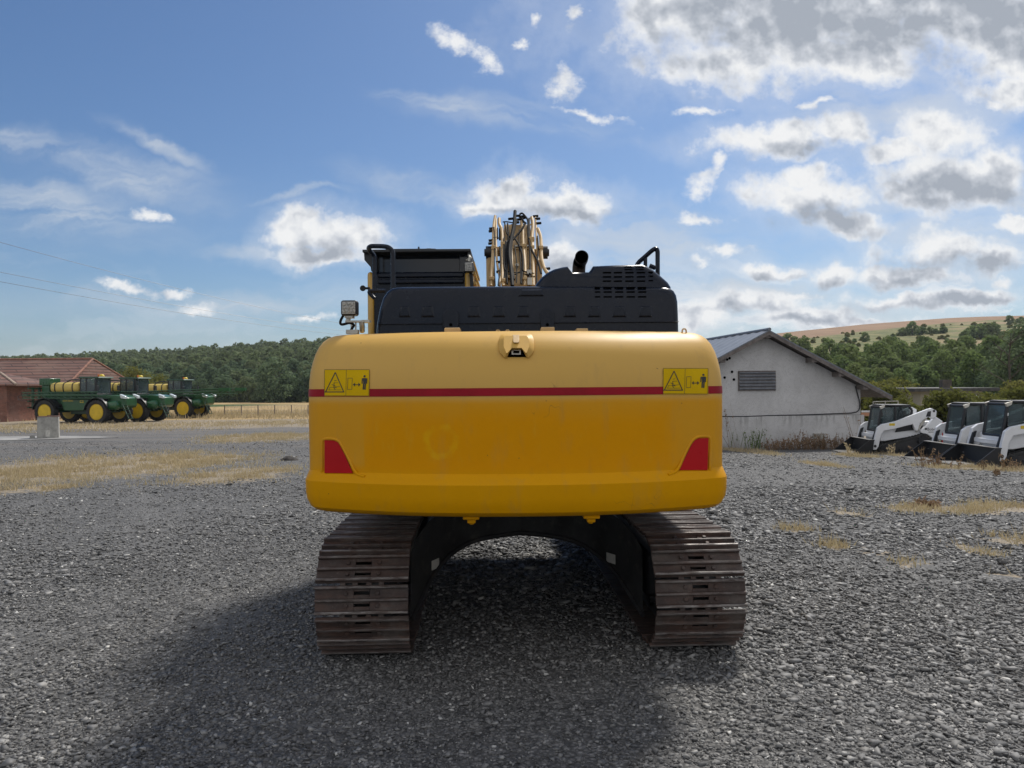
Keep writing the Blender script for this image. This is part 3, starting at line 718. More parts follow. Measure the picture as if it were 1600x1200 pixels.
for (sx0, sy0, sx1, sy1) in ((507, 577.5, 577, 619), (1036.5, 575.5, 1106.5, 616)):
    st = MB(); grid_patch(st, sx0, sx1, sy0, sy1, .006, nx=14)
    sticker = eb(st, 'hazard_sticker', M['sticker'], cw)
    W, H = sx1-sx0, sy1-sy0
    q = lambda a, b: (sx0+(a-145)/1215*W, sy0+(b-150)/720*H)      # drawing coordinates of the label
    pk = MB(); O = .008
    for a, b in (((145, 150), (1360, 150)), ((1360, 150), (1345, 860)), ((1345, 860), (125, 848)), ((140, 848), (145, 150)), ((738, 150), (722, 850))): line(pk, q(*a), q(*b), .45, O, n=8)
    for a, b in (((437, 225), (172, 755)), ((437, 225), (665, 755)), ((150, 755), (680, 755))): line(pk, q(*a), q(*b), 1.35, O)
    for a, b in (((235, 700), (600, 700)), ((280, 630), (400, 630)), ((280, 630), (270, 700)), ((405, 510), (515, 505)), ((400, 620), (565, 608)), ((415, 445), (475, 440)), ((415, 445), (410, 468))): line(pk, q(*a), q(*b), .5, O)
    for a, b in (((405, 500), (395, 640)), ((340, 555), (440, 590)), ((395, 640), (435, 690)), ((400, 620), (475, 640))): line(pk, q(*a), q(*b), .8, O)
    for a, b in (((780, 380), (900, 380)), ((900, 380), (885, 685)), ((885, 685), (765, 685)), ((765, 685), (780, 380))): line(pk, q(*a), q(*b), .55, O)
    line(pk, q(955, 558), q(1080, 558), 1.1, O)
    poly(pk, [q(915, 558), q(975, 500), q(965, 558), q(975, 610)], O); poly(pk, [q(1120, 558), q(1060, 500), q(1070, 558), q(1060, 610)], O)
    poly(pk, [q(1232+30*math.cos(t*.7), 330+32*math.sin(t*.7)) for t in range(9)], O)
    poly(pk, [q(1185, 380), q(1280, 380), q(1268, 535), q(1195, 535)], O+.0003)
    line(pk, q(1170, 385), q(1163, 530), 1.5, O); line(pk, q(1292, 385), q(1290, 530), 1.5, O)
    line(pk, q(1205, 530), q(1195, 690), 2.0, O+.0006); line(pk, q(1252, 530), q(1240, 690), 2.0, O+.0006)
    eb(pk, 'pictogram', M['ink'], sticker)
# red reflectors in their shallow pockets, with the raised brow above
for k, pl in enumerate(([(507, 688), (521, 688.5), (527, 691), (531, 696), (539, 712), (551, 739.5), (507, 739)],
                        [(1107, 684.5), (1092, 685), (1086, 688), (1081, 694), (1074, 708), (1061.5, 734.5), (1105.5, 734.5)])):
    rf = MB(); a = [cwp(*p, .010) for p in pl]; b = [p+Vector((0, .03, 0)) for p in a]
    n = len(a); rf.add(a+b, [tuple(range(n)), tuple(range(2*n-1, n-1, -1))]+[(i, (i+1) % n, n+(i+1) % n, n+i) for i in range(n)])
    eb(rf, 'red_reflector', M['red'], cw)
    bw = MB()
    path = [(503, 737), (503, 690), (507, 685.5), (522, 685.5), (530, 689), (536, 699), (545, 716), (556, 741), (570, 745)] if k == 0 else [(1109, 734), (1110.5, 686), (1106, 681.5), (1091, 682), (1083, 686), (1077, 695), (1069, 711), (1058, 737), (1044, 742)]
    bw.tube([cwp(px, py, -.002) for px, py in path], .011, 8, smooth=2)
    eb(bw, 'reflector_surround', M['cw'], cw)
# rear camera housing: a faceted hood with a lens box under it
hb = MB()
hz = lambda px, py, o: cwp(px, py, o)
outer = [(785, 521.5), (826, 520.5), (831, 523), (834, 530), (834.5, 546), (832, 552), (825, 559), (822.5, 558.5), (817, 546.5), (798, 546.5), (792, 559), (789, 559), (781.5, 551), (779.5, 546), (780, 530), (782, 524)]
inner = [(790, 525), (822, 524.5), (825, 527), (826.5, 531), (827, 541), (825, 546), (823, 551), (821, 551), (815, 543.5), (800, 543.5), (793, 551.5), (791, 551.5), (789, 546), (787, 541), (787, 531), (788, 527)]
hb.loft([[hz(px, py, -.02) for px, py in outer], [hz(px, py, .018) for px, py in outer], [hz(px, py, .06) for px, py in inner]])
house = eb(hb, 'camera_housing', M['cw'], cw, ang=20)
mb = MB(); mb.prism([hz(801, 523, .07), hz(811.5, 523, .07), hz(811.5, 534, .072), hz(810, 535.5, .072), hz(803, 535.5, .072), hz(801.5, 534, .072)], (0, .02, 0)); eb(mb, 'housing_latch', M['boomtan'], house, bevel=.004)
mb = MB(); mb.prism([hz(793, 547, .003), hz(822, 547, .003), hz(825, 558, .003), hz(790, 558, .003)], (0, .01, 0)); eb(mb, 'housing_recess', M['hole'], house)
mb = MB(); mb.prism([hz(799, 546.5, .03), hz(814, 546.5, .03), hz(814, 554, .03), hz(799, 554, .03)], (0, .03, 0)); lens = eb(mb, 'camera_body', M['zinc'], house, bevel=.003)
mb = MB(); mb.prism([hz(802, 548, .034), hz(811.5, 548, .034), hz(811.5, 551.5, .034), hz(802, 551.5, .034)], (0, .005, 0)); eb(mb, 'camera_lens', M['hole'], lens)
# drain bosses under the counterweight
for px in (737, 923):
    q = P(px, 812, 5.15); mb = MB()
    mb.box(q.x-.055, q.x+.055, 5.08, 5.22, 1.088, 1.112); mb.box(q.x-.028, q.x+.028, 5.11, 5.19, 1.058, 1.087); mb.cyl((q.x, 5.15, 1.057), (q.x, 5.15, 1.045), .018, n=8)
    eb(mb, 'drain_plug', M['cw'], cw, bevel=.006)
# lifting lugs and hinge plates along the counterweight's top edge
for px0, px1, py0 in ((695, 719, 512.5), (845, 866, 511.5), (900, 918, 513.5)):
    a, b = P(px0, 517, 5.5), P(px1, py0, 5.5); mb = MB(); mb.box(a.x, b.x, 5.46, 5.62, 2.37, b.z); eb(mb, 'hinge_plate', M['boomtan'], bevel=.006)
for px in (778, 793, 1069):
    q = P(px, 512, 5.55); mb = MB(); mb.tube([(q.x-.016, 5.55, 2.36), (q.x-.013, 5.55, 2.395), (q.x+.013, 5.55, 2.395), (q.x+.016, 5.55, 2.36)], .006, 8, smooth=1); eb(mb, 'lifting_eye', M['boomtan'])

# engine hood: lower full-width cover and raised part on the right
HY = 5.72
def hring(y, g, pts):            # outline in photograph pixels taken to the plane y, shrunk by g metres about its own foot line
    zb = 2.36; cx = sum(P(px, py, HY).x for px, py in pts)/len(pts); o = []
    for px, py in pts:
        q = P(px, py, HY); sx = 1 if q.x > cx else -1
        o.append(Vector((q.x-sx*g, y, max(zb, q.z-g) if py < 514 else zb)))
    return o
low = [(586, 518), (586.5, 512), (588, 500), (592, 480), (597, 464), (603, 455), (610, 449.5), (619, 447.5), (640, 447), (700, 446.5), (780, 446), (860, 445.5), (950, 446), (1040, 447), (1049, 449), (1055, 453), (1059, 460), (1061, 470), (1062, 490), (1062.5, 512), (1062.5, 518)]
mb = MB(); mb.loft([hring(HY+.05, .05, low), hring(HY+.015, .018, low), hring(HY, 0.028, low), hring(HY+.015, .006, low), hring(HY+.05, 0, low), hring(7.3, 0, low), hring(7.4, .06, low)][3:] if False else [hring(HY, .045, low), hring(HY+.008, .024, low), hring(HY+.028, .008, low), hring(HY+.06, 0, low), hring(7.3, 0, low), hring(7.4, .06, low)])
hood = eb(mb, 'engine_hood', M['hood'], ang=50)
up = [(834, 450), (838, 443), (845, 434), (856, 425), (866, 420), (878, 417), (886, 416), (889, 420), (893, 424.5), (920, 425), (924, 421), (927, 415.5), (960, 414), (1003, 413), (1012, 416), (1022, 422), (1034, 432), (1044, 441), (1048, 447), (1049, 450)]
def uring(y, g):
    cx = P(945, 430, HY).x; o = []
    for px, py in up:
        q = P(px, py, HY+.1); sx = 1 if q.x > cx else -1
        o.append(Vector((q.x-sx*g*(1 if abs(px-945) > 60 else .2), y, max(2.70, q.z-g*.7))))
    return o
mb = MB(); mb.loft([uring(HY+.045, .05), uring(HY+.06, .022), uring(HY+.09, .006), uring(HY+.13, 0), uring(6.9, 0), uring(7.0, .06)])
uphood = eb(mb, 'raised_hood', M['hood'], hood, ang=50)
# grille slots
mb = MB()
def slots(xs, ys, wd, ht, Y):
    for yy_ in ys:
        for x0 in xs:
            a, b = P(x0, yy_-ht/2, Y), P(x0+wd, yy_+ht/2, Y); mb.box(a.x, b.x, Y, Y+.02, b.z, a.z)
slots((942, 959, 977, 995), (425.9, 432.5, 439.2), 13, 2.1, HY+.043)
slots((976, 994), (416.8, 421), 12, 1.6, HY+.043); slots((1013.5,), (425.2, 431.6, 438.4), 7, 2, HY+.043)
eb(mb, 'hood_grille', M['hole'], hood); mb = MB()
slots((943, 961, 979, 997), (449.4, 456.2, 463.8), 13, 2.2, HY-.0015); slots((929.5,), (449.4, 456.2, 463.8), 8.5, 2.2, HY-.0015)
eb(mb, 'hood_grille', M['hole'], hood)
# pressed panels, ledge and latches of the hood
mb = MB()
for x0, x1 in ((622, 643), (657, 680), (729, 752), (768, 791), (806, 829), (879, 902), (917, 940), (955, 980), (996, 1020)):
    a, b = P(x0, 497, HY), P(x1, 478, HY)
    ins = .018; f_ = [Vector((a.x, HY+.004, a.z)), Vector((b.x, HY+.004, a.z)), Vector((b.x-.012, HY+.004, b.z)), Vector((a.x+.012, HY+.004, b.z))]
    g_ = [Vector((a.x+ins, HY-.010, a.z+ins)), Vector((b.x-ins, HY-.010, a.z+ins)), Vector((b.x-.012-ins, HY-.010, b.z-ins*.5)), Vector((a.x+.012+ins, HY-.010, b.z-ins*.5))]
    mb.loft([f_, g_])
a, b = P(590, 506, HY), P(1060, 503.5, HY); mb.box(a.x, b.x, HY-.016, HY+.03, a.z, b.z)
a, b = P(808, 464, HY), P(852, 452, HY); mb.loft([[Vector((a.x, HY+.004, a.z)), Vector((b.x, HY+.004, a.z)), Vector((b.x-.02, HY+.004, b.z)), Vector((a.x+.02, HY+.004, b.z))], [Vector((a.x+.02, HY-.010, a.z+.012)), Vector((b.x-.02, HY-.010, a.z+.012)), Vector((b.x-.04, HY-.010, b.z-.008)), Vector((a.x+.04, HY-.010, b.z-.008))]])
eb(mb, 'pressed_panel', M['hood'], hood, bevel=.004)
for x0, x1 in ((692, 717), (844, 866)):
    a, b = P(x0, 513, HY), P(x1, 483, HY); h = b.z-a.z; wd = b.x-a.x; mb = MB()
    mb.prism([(a.x, HY-.016, a.z), (b.x, HY-.016, a.z), (b.x, HY-.016, b.z-.03), (b.x-.03, HY-.016, b.z), (a.x+.03, HY-.016, b.z), (a.x, HY-.016, b.z-.03)], (0, .02, 0))
    lt = eb(mb, 'hood_latch', M['hood'], hood, bevel=.005)
    mb = MB(); mb.cyl(((a.x+b.x)/2, HY-.02, a.z+.025), ((a.x+b.x)/2, HY-.01, a.z+.025), .012, n=12); eb(mb, 'latch_hole', M['hole'], lt)
# exhaust
e0 = P(905, 432, 6.05); mb = MB(); c = e0; q_ = P(909, 401, 5.93)
pts = [(c.x, 6.10, 2.75), (c.x, 6.10, 2.90), (c.x+.004, 6.07, 2.97), (c.x+.014, 6.00, q_.z-.012), (q_.x, 5.93, q_.z)]
mb.tube(pts, .053, 24, smooth=2, cap=(True, False))
inner = [Vector(p) for p in pts][::-1]
mb.tube([inner[0]-Vector((0, .001, 0)), inner[0]+Vector((-.006, .05, -.01)), inner[0]+Vector((-.012, .09, -.03))], .047, 24, mi=1, cap=(False, True))
eb(mb, 'exhaust_pipe', [M['pipe'], M['hole']])
# grab rails
def rail(pts, Y, r, name='grab_rail', mat='black', n=10):
    mb = MB(); mb.tube([P(px, py, Y+dy) for px, py, dy in pts], r, n, smooth=2); return eb(mb, name, M[mat])
mb = MB(); YR = 6.6
mb.tube([P(1027.5, 436, YR), P(1027.5, 400, YR), P(1027.5, 392, YR), P(1025, 388, YR), P(1019, 391, YR), P(1008, 401, YR+.05), P(994, 413, YR+.1), P(992, 434, YR+.1)], .020, 10, smooth=2)
mb.tube([P(1008.5, 401, YR+.05), P(1008.5, 434, YR+.05)], .017, 8)
mb.tube([P(1015, 415, YR-.1), P(1024, 419, YR-.1)], .02, 8)
eb(mb, 'grab_rail', M['hood'])
z1 = lambda X, Yp: (520+X/5.7125, 320+Yp/5.7125)
mb = MB(); YL = 6.75
pts = [(372, 830, .1), (373, 480, .1), (365, 450, .1), (325, 405, .05), (318, 385, 0), (335, 371, -.05), (360, 369, -.05), (470, 371, -.1), (510, 385, -.12), (533, 415, -.12), (538, 450, -.12), (538, 760, -.12)]
mb.tube([P(*z1(a, b), YL+d) for a, b, d in pts], .021, 10, smooth=2)
mb.tube([P(*z1(372, 835), YL), P(*z1(330, 795), YL), P(*z1(322, 772), YL), P(*z1(340, 768), YL), P(*z1(470, 768), YL)], .017, 8, smooth=1)
eb(mb, 'grab_rail', M['hood'])

# cab at the left with dark roof and rear window
CY = 7.6
def cz(X, Yp, Y=CY): return P(*z1(X, Yp), Y)
cab = MB(); a = cz(308, 600); b = cz(1258, 600)
x0, x1 = a.x, b.x; zr0 = cz(500, 712).z; zr1 = cz(500, 596).z
mb = MB(); mb.box(x0+.02, x1-.02, CY+.03, 9.35, 1.35, zr1); cabo = eb(mb, 'cab', M['hood'], bevel=.02)
mb = MB(); mb.box(x0, cz(362, 600).x, CY-.02, CY+.16, 1.35, cz(330, 597).z); eb(mb, 'cab_pillar', M['cabyellow'], cabo, bevel=.03)
mb = MB(); mb.box(cz(1178, 600).x, x1, CY-.02, CY+.16, 1.35, cz(1200, 600).z); eb(mb, 'cab_pillar', M['cabyellow'], cabo, bevel=.03)
zt = cz(500, 406).z; zt0 = cz(500, 440).z
rx0, rx1 = cz(285, 420).x, cz(1235, 420).x
mb = MB(); mb.box(rx0, rx1, CY-.12, 9.6, zt0, zt-.012); mb.box(rx0+.22, rx0+.72, CY-.06, CY+.6, zt-.012, zt+.004); mb.box(cz(715, 405).x, cz(900, 405).x, CY, CY+.5, zt-.012, zt+.012); mb.box(cz(835, 400).x, cz(880, 400).x, CY, CY+.1, zt+.01, cz(835, 388).z)
eb(mb, 'cab_roof', M['black'], cabo, bevel=.008)
mb = MB(); mb.cyl(cz(767, 405), cz(767, 375), .012, .008, 8); eb(mb, 'antenna', M['black'], cabo)
# roof side skirts (left one tapers down to the pillar)
lp = [cz(285, 430), cz(290, 500), cz(345, 562), cz(350, 600), cz(395, 600), cz(395, 430)]
mb = MB(); mb.prism([Vector((p.x, CY-.05, p.z)) for p in lp], (0, .9, 0)); eb(mb, 'roof_skirt', M['black'], cabo, bevel=.006)
mb = MB()
ra = [Vector((rx1-.03, CY-.10, zt0)), Vector((rx1, CY-.10, zt0)), Vector((x1+.05, CY-.02, 2.3)), Vector((x1+.01, CY-.02, 2.3))]
mb.prism(ra, (0, 1.3, 0)); eb(mb, 'side_guard', M['black'], cabo)
mb = MB()
for k in range(9):
    z = 2.4+k*.1; mb.box(x1+.0, x1+.075-.008*k, CY-.05, CY+1.2, z, z+.03)
eb(mb, 'guard_bars', M['cabyellow'], cabo)
mb = MB(); mb.box(x0+.15, x1-.15, CY+.1, CY+.14, zr1+.001, zt0-.001); mb.box(x0+.05, x0+.15, CY+.05, CY+.25, zr1+.001, zt0-.001); mb.box(x1-.14, x1-.05, CY+.05, CY+.25, zr1+.001, zt0-.001)
eb(mb, 'rear_window', M['darkglass'], cabo)
mb = MB(); a, b = cz(400, 705), cz(1170, 660); mb.box(a.x, b.x, CY-.005, CY+.05, a.z, b.z); a, b = cz(400, 650), cz(1170, 600); mb.box(a.x, b.x, CY+.005, CY+.05, a.z, b.z)
eb(mb, 'rear_panel', M['hood'], cabo, bevel=.012)
def worklamp(cx, cy, wpx, hpx, Y, name='work_lamp', parent=ex):
    a, b = P(cx-wpx/2, cy+hpx/2, Y), P(cx+wpx/2, cy-hpx/2, Y)
    mb = MB(); mb.box(a.x, b.x, Y, Y+.09, a.z, b.z); o = eb(mb, name, M['black'], parent, bevel=.018, seg=3)
    mb = MB(); e = (b.x-a.x)*.1; mb.box(a.x+e, b.x-e, Y-.004, Y+.01, a.z+e, b.z-e)
    for i in range(3):
        for j in range(3):
            cx_, cz_ = a.x+(b.x-a.x)*(.25+.25*i), a.z+(b.z-a.z)*(.25+.25*j); mb.cyl((cx_, Y-.012, cz_), (cx_, Y, cz_), (b.x-a.x)*.07, (b.x-a.x)*.11, 10)
    eb(mb, 'lamp_lens', M['lamp_glass'], o)
    return o
lm = worklamp(*z1(1213, 553), 14.5, 16, CY-.2, parent=cabo)
mb = MB(); mb.tube([cz(1215, 505, CY-.12), cz(1222, 470, CY-.12), cz(1215, 450, CY-.1)], .014, 8); mb.tube([cz(1190, 495, CY-.1), cz(1225, 480, CY-.12), cz(1240, 470, CY-.1)], .009, 6); eb(mb, 'lamp_bracket', M['zinc'], lm)
# rear work lamp on the counterweight's left end
lm = worklamp(*z1(141, 919), 25.5, 24.5, 5.62)
mb = MB(); q = lambda X, Yp, d=0: P(*z1(X, Yp), 5.67+d)
mb.box(q(105, 0).x, q(175, 0).x, 5.64, 5.72, q(0, 1012).z, q(0, 990).z); mb.tube([q(140, 1012), q(135, 1040)], .018, 8); mb.box(q(110, 0).x, q(270, 0).x, 5.64, 5.7, q(0, 1052).z, q(0, 1036).z)
mb.tube([q(255, 1045), q(262, 1075), q(262, 1130, .05)], .02, 8, smooth=1); mb.tube([q(165, 1040), q(165, 1130)], .006, 6); mb.tube([q(205, 1045), q(205, 1130)], .006, 6); mb.box(q(250, 0).x, q(320, 0).x, 5.66, 5.74, q(0, 1052).z, q(0, 1030).z)
mb.box(q(115, 0).x, q(220, 0).x, 5.64, 5.70, 2.385, q(0, 1118).z)
eb(mb, 'lamp_bracket', M['zinc'], lm)
mb = MB(); mb.tube([q(95, 985), q(65, 1040), q(70, 1070), q(110, 1065), q(145, 1050), q(195, 1070), q(170, 1105), q(155, 1135)], .010, 8, smooth=2); eb(mb, 'lamp_cable', M['hose'], lm)
mb = MB(); mb.tube([q(330, 745, 1.9), q(280, 745, 1.9), q(262, 742, 1.9)], .012, 8); mb.cyl(q(268, 745, 1.85), q(268, 745, 1.95), .03, n=10); eb(mb, 'door_stop', M['black'], cabo)
# upper frame under the bodywork
mb = MB(); mb.box(-1.38, 1.44, 6.2, 9.9, 1.02, 1.30); eb(mb, 'upper_frame', M['dark_steel'], bevel=.02)
mb = MB(); mb.box(-1.36, -.45, 6.26, 7.55, 1.31, 2.36); mb.box(.62, 1.42, 6.26, 9.7, 1.31, 2.36); mb.box(-.4, .6, 6.26, 7.6, 1.31, 2.36)
eb(mb, 'side_body', M['cabyellow'], bevel=.03)

# boom with pipes and hoses
z2 = lambda X, Yp: (740+X/8.571, 320+Yp/8.571)
def by(py): return 9.3+(445-py)/110*1.3
def bp(X, Yp, d=0):
    px, py = z2(X, Yp); return P(px, py, by(py)-d)
mb = MB(); bl, br_ = [], []
ring = lambda xl, xr, Yp, th: [bp(xl, Yp), bp(xr, Yp), bp(xr, Yp)+Vector((0, th, -th*.35)), bp(xl, Yp)+Vector((0, th, -th*.35))]
fx0, fx1 = bp(400, 300).x, bp(770, 300).x
tip = [Vector((fx0, 12.6, 4.35)), Vector((fx1, 12.6, 4.35)), Vector((fx1, 12.3, 3.6)), Vector((fx0, 12.3, 3.6))]
end = [Vector((fx0+.05, 15.6, 3.0)), Vector((fx1-.05, 15.6, 3.0)), Vector((fx1-.05, 15.4, 2.6)), Vector((fx0+.05, 15.4, 2.6))]
foot = [Vector((bp(385, 1070).x, 9.0, 1.7)), Vector((bp(790, 1070).x, 9.0, 1.7)), Vector((bp(790, 1070).x, 9.6, 1.5)), Vector((bp(385, 1070).x, 9.6, 1.5))]
mb.loft([foot, ring(385, 790, 1070, .6), ring(395, 785, 580, .75), ring(405, 760, 262, .85), tip, end])
boom = eb(mb, 'boom', M['boomtan'], bevel=.02)
mb = MB()
for pts, r in (([(290, 150), (268, 275), (262, 560), (250, 800), (238, 960), (232, 1090)], 17), ([(300, 190), (300, 600), (322, 850), (352, 960), (350, 1090)], 13),
   ([(343, 185), (343, 270), (385, 325), (385, 560), (385, 1000), (398, 1090)], 20), ([(508, 270), (495, 450), (512, 560), (518, 1000), (520, 1090)], 14),
   ([(640, 225), (660, 350), (663, 540), (678, 700), (690, 900), (690, 1090)], 20), ([(778, 170), (800, 285), (775, 440), (790, 560), (800, 1000), (800, 1090)], 22),
   ([(828, 170), (838, 300), (848, 560), (868, 750)], 12), ([(858, 320), (900, 420), (905, 560), (905, 700), (940, 850), (1000, 930)], 20), ([(770, 260), (720, 300), (700, 560), (705, 1090)], 9)):
    mb = MB(); mb.tube([bp(a, b, .07) for a, b in pts], r*1.15/8.571/F*10, 8, smooth=2); eb(mb, 'steel_pipe', M['boomtan'], boom)
mb = MB()
for pts, r, d in (([(555, 85), (548, 200), (540, 280), (500, 460), (478, 560), (475, 700), (500, 850), (520, 1090)], 19, .15), ([(575, 200), (545, 330), (515, 470), (500, 600), (500, 760), (540, 1000)], 12, .14), ([(620, 125), (650, 108), (690, 150), (735, 210), (722, 400), (770, 600), (870, 770), (905, 920)], 11, .13),
   ([(690, 250), (640, 340), (550, 440), (530, 470)], 11, .13), ([(520, 410), (560, 460), (610, 540), (660, 680), (660, 880)], 10, .13), ([(415, 240), (435, 330), (440, 380), (500, 460)], 8, .12), ([(410, 430), (400, 650), (410, 870), (460, 895), (540, 900)], 7, .12),
   ([(545, 540), (580, 770), (575, 1040)], 6, .12), ([(610, 330), (608, 560), (632, 800), (630, 1050)], 6, .12), ([(320, 310), (322, 450)], 6, .1), ([(390, 230), (440, 225), (520, 240)], 7, .1), ([(450, 960), (540, 950), (600, 900), (700, 890), (810, 920)], 6, .12), ([(520, 910), (620, 905), (720, 940), (820, 960)], 5, .12),
   ([(350, 320), (350, 470)], 10, .05), ([(700, 250), (660, 220), (640, 160)], 13, .1), ([(430, 500), (432, 820), (412, 1000)], 12, .1), ([(640, 560), (655, 820), (640, 1060)], 8, .12), ([(745, 180), (740, 420), (760, 700), (745, 1070)], 9, .13), ([(455, 250), (470, 420), (440, 640), (450, 1060)], 9, .12), ([(350, 560), (365, 800), (330, 1080)], 8, .13), ([(855, 420), (870, 600), (840, 900), (850, 1080)], 8, .12), ([(270, 300), (285, 520), (275, 780), (290, 1080)], 6, .13)):
    mb = MB(); mb.tube([bp(a, b, d) for a, b in pts], r*1.25/8.571/F*10, 8, smooth=2); eb(mb, 'hydraulic_hose', M['hose'], boom)
mb = MB()
for (xa, xb, Yp, h, d) in ((235, 300, 575, 22, .12), (300, 400, 590, 20, .05), (360, 420, 520, 18, .12), (635, 700, 545, 18, .12), (740, 815, 460, 22, .1), (875, 930, 570, 18, .12), (205, 280, 985, 20, .12), (440, 560, 965, 14, .1), (660, 715, 985, 16, .12), (400, 790, 590, 12, .02), (765, 815, 560, 14, .12), (370, 425, 1010, 20, .12)):
    a, b = bp(xa, Yp+h, d), bp(xb, Yp-h, d); mb = MB(); mb.box(a.x, b.x, min(a.y, b.y), max(a.y, b.y)+.06, a.z, b.z); eb(mb, 'pipe_clamp', M['boomtan'], boom, bevel=.006)
mb = MB()
for (xa, xb, Yp, h, d) in ((440, 520, 490, 10, .1), (715, 775, 900, 22, .14), (722, 780, 1030, 40, .14), (560, 600, 805, 12, .1), (560, 625, 550, 8, .06), (690, 740, 548, 8, .06)):
    a, b = bp(xa, Yp+h, d), bp(xb, Yp-h, d); mb = MB(); mb.box(a.x, b.x, min(a.y, b.y), max(a.y, b.y)+.05, a.z, b.z); eb(mb, 'bracket', M['zinc'], boom)
for X, Yp in ((340, 770), (345, 900), (500, 190), (590, 150), (640, 160), (855, 190), (870, 250), (245, 320), (240, 355), (240, 480), (235, 520), (830, 155), (295, 450), (600, 200), (660, 180), (575, 240), (985, 860)):
    c_ = bp(X, Yp, .08); mb = MB(); mb.tube([c_-Vector((.035, 0, 0)), c_+Vector((.035, .02, .01))], .018, 8); eb(mb, 'pipe_fitting', M['hose'], boom)
mb = MB()
for X in (205, 950):
    c_ = bp(X, 640, -.15); mb = MB(); mb.cyl(c_-Vector((.04, 0, 0)), c_+Vector((.04, 0, 0)), .085, n=20); mb.cyl(c_-Vector((.06, 0, 0)), c_+Vector((.06, 0, 0)), .05, n=12); eb(mb, 'boom_pin', M['black'], boom)
mb = MB(); c0, c1 = bp(230, 640, -.15), bp(925, 640, -.15); mb.cyl(c0, c1, .05, n=14)
eb(mb, 'cross_shaft', M['boomtan'], boom)
mb = MB()
for X in (225, 860):
    a = bp(X, 640, -.15); mb = MB(); mb.cyl((a.x, 10.6, 1.5), a, .06, n=14); eb(mb, 'boom_cylinder', M['boomtan'])
# stick and bucket reaching down in front
mb = MB(); mb.loft([[Vector((.05+sx*.2, 15.9+sy, 3.4)) for sx, sy in ((-1, -.25), (1, -.25), (1, .25), (-1, .25))], [Vector((.05+sx*.22, 15.3+sy, 2.6)) for sx, sy in ((-1, -.35), (1, -.35), (1, .35), (-1, .35))], [Vector((.05+sx*.16, 13.6+sy, .55)) for sx, sy in ((-1, -.18), (1, -.18), (1, .18), (-1, .18))]])
stick = eb(mb, 'stick', M['boomtan'], boom, bevel=.02)
mb = MB(); prof = [(13.9, .75), (13.5, .8), (12.9, .5), (12.6, .0), (13.0, -.22), (13.7, -.2), (14.2, .1), (13.7, -.1), (13.0, -.1), (12.75, .05), (13.0, .45), (13.5, .68)]
mb.prism([(-.75, y, z+.12+tz(0, 13)) for y, z in prof], (1.6, 0, 0)); eb(mb, 'bucket', M['dark_steel'], stick)

# undercarriage, turned a little against the body
UA = R(2.35)
uc = MB()
und = bpy.data.objects.new('carbody', None)
U = Matrix.Translation((0, 0, 0)) @ Matrix.Rotation(UA, 4, 'Z')
def ub(mb, name, mats, parent=ex, **k):
    mb.v = [tuple(U @ Vector(v)) for v in mb.v]; return mb.build(name, mats, parent, **k)
# centre ring and arched legs
mb = MB(); mb.rev([(.0, .62), (.75, .62), (.75, .92), (.62, .92), (.62, 1.03), (0, 1.03)], 40, axis='z')
mb.loft([[Vector((x, y, z)) for y, z in ((-.85, .62), (.85, .62), (.85, .86), (-.85, .86))] for x in (-.95, -.5, .5, .95)])
carb = ub(mb, 'carbody', M['dark_steel'], bevel=.02)
for sx in (-1, 1):
    mb = MB(); secs = [(.0, -1.04, .56, .90), (.35, -1.12, .535, .90), (.55, -1.22, .49, .88), (.72, -1.42, .40, .86), (.84, -1.66, .27, .80), (.915, -1.90, .14, .72), (.955, -2.08, .07, .62)]
    mb.loft([[Vector((sx*x, y, zb)), Vector((sx*x, y, zt_)), Vector((sx*(x+.02), y+.75, zt_)), Vector((sx*(x+.02), y+.75, zb))] for x, y, zb, zt_ in secs])
    leg = ub(mb, 'frame_leg', M['dusty_steel'], carb, ang=60)
    mb = MB(); edge = [(sx*x, y-.01, zb+.01) for x, y, zb, zt_ in secs]; mb.tube(edge, .022, 8, smooth=1); ub(mb, 'leg_flange', M['dark_steel'], leg)
    q = P(682 if sx < 0 else 952, 875 if sx < 0 else 869, 6.86)-OX; q = U.inverted() @ q
    ly = lambda x: float(np.interp(abs(x), [s_[0] for s_ in secs], [s_[1] for s_ in secs]))-.014
    xa, xb = q.x-.030, q.x+.030
    mb = MB(); mb.prism([(xa, ly(xa), q.z-.042), (xb, ly(xb), q.z-.042), (xb, ly(xb), q.z+.042), (xa, ly(xa), q.z+.042)], (0, .004, 0)); ub(mb, 'paper_label', M['paper'], leg)
# tracks
GA, TR, HL, ZC = 1.25, .40, 2.345, .38
pitch = .216
def path(s):
    Ls = 2*HL; La = math.pi*TR; s %= 2*(Ls+La)
    sag = lambda q: -.008*math.sin(math.pi*q)
    if s < Ls: y = -HL+s; return Vector((0, y, ZC+TR+sag(s/Ls))), Vector((0, 0, 1))
    s -= Ls
    if s < La: a = math.pi/2-s/TR; return Vector((0, HL+TR*math.cos(a), ZC+TR*math.sin(a))), Vector((0, math.cos(a), math.sin(a)))
    s -= La
    if s < Ls: return Vector((0, HL-s, ZC-TR)), Vector((0, 0, -1))
    s -= Ls; a = -math.pi/2-s/TR; return Vector((0, -HL+TR*math.cos(a), ZC+TR*math.sin(a))), Vector((0, math.cos(a), math.sin(a)))
TOTAL = 2*(2*HL+math.pi*TR); NS = int(TOTAL/pitch); pitch = TOTAL/NS
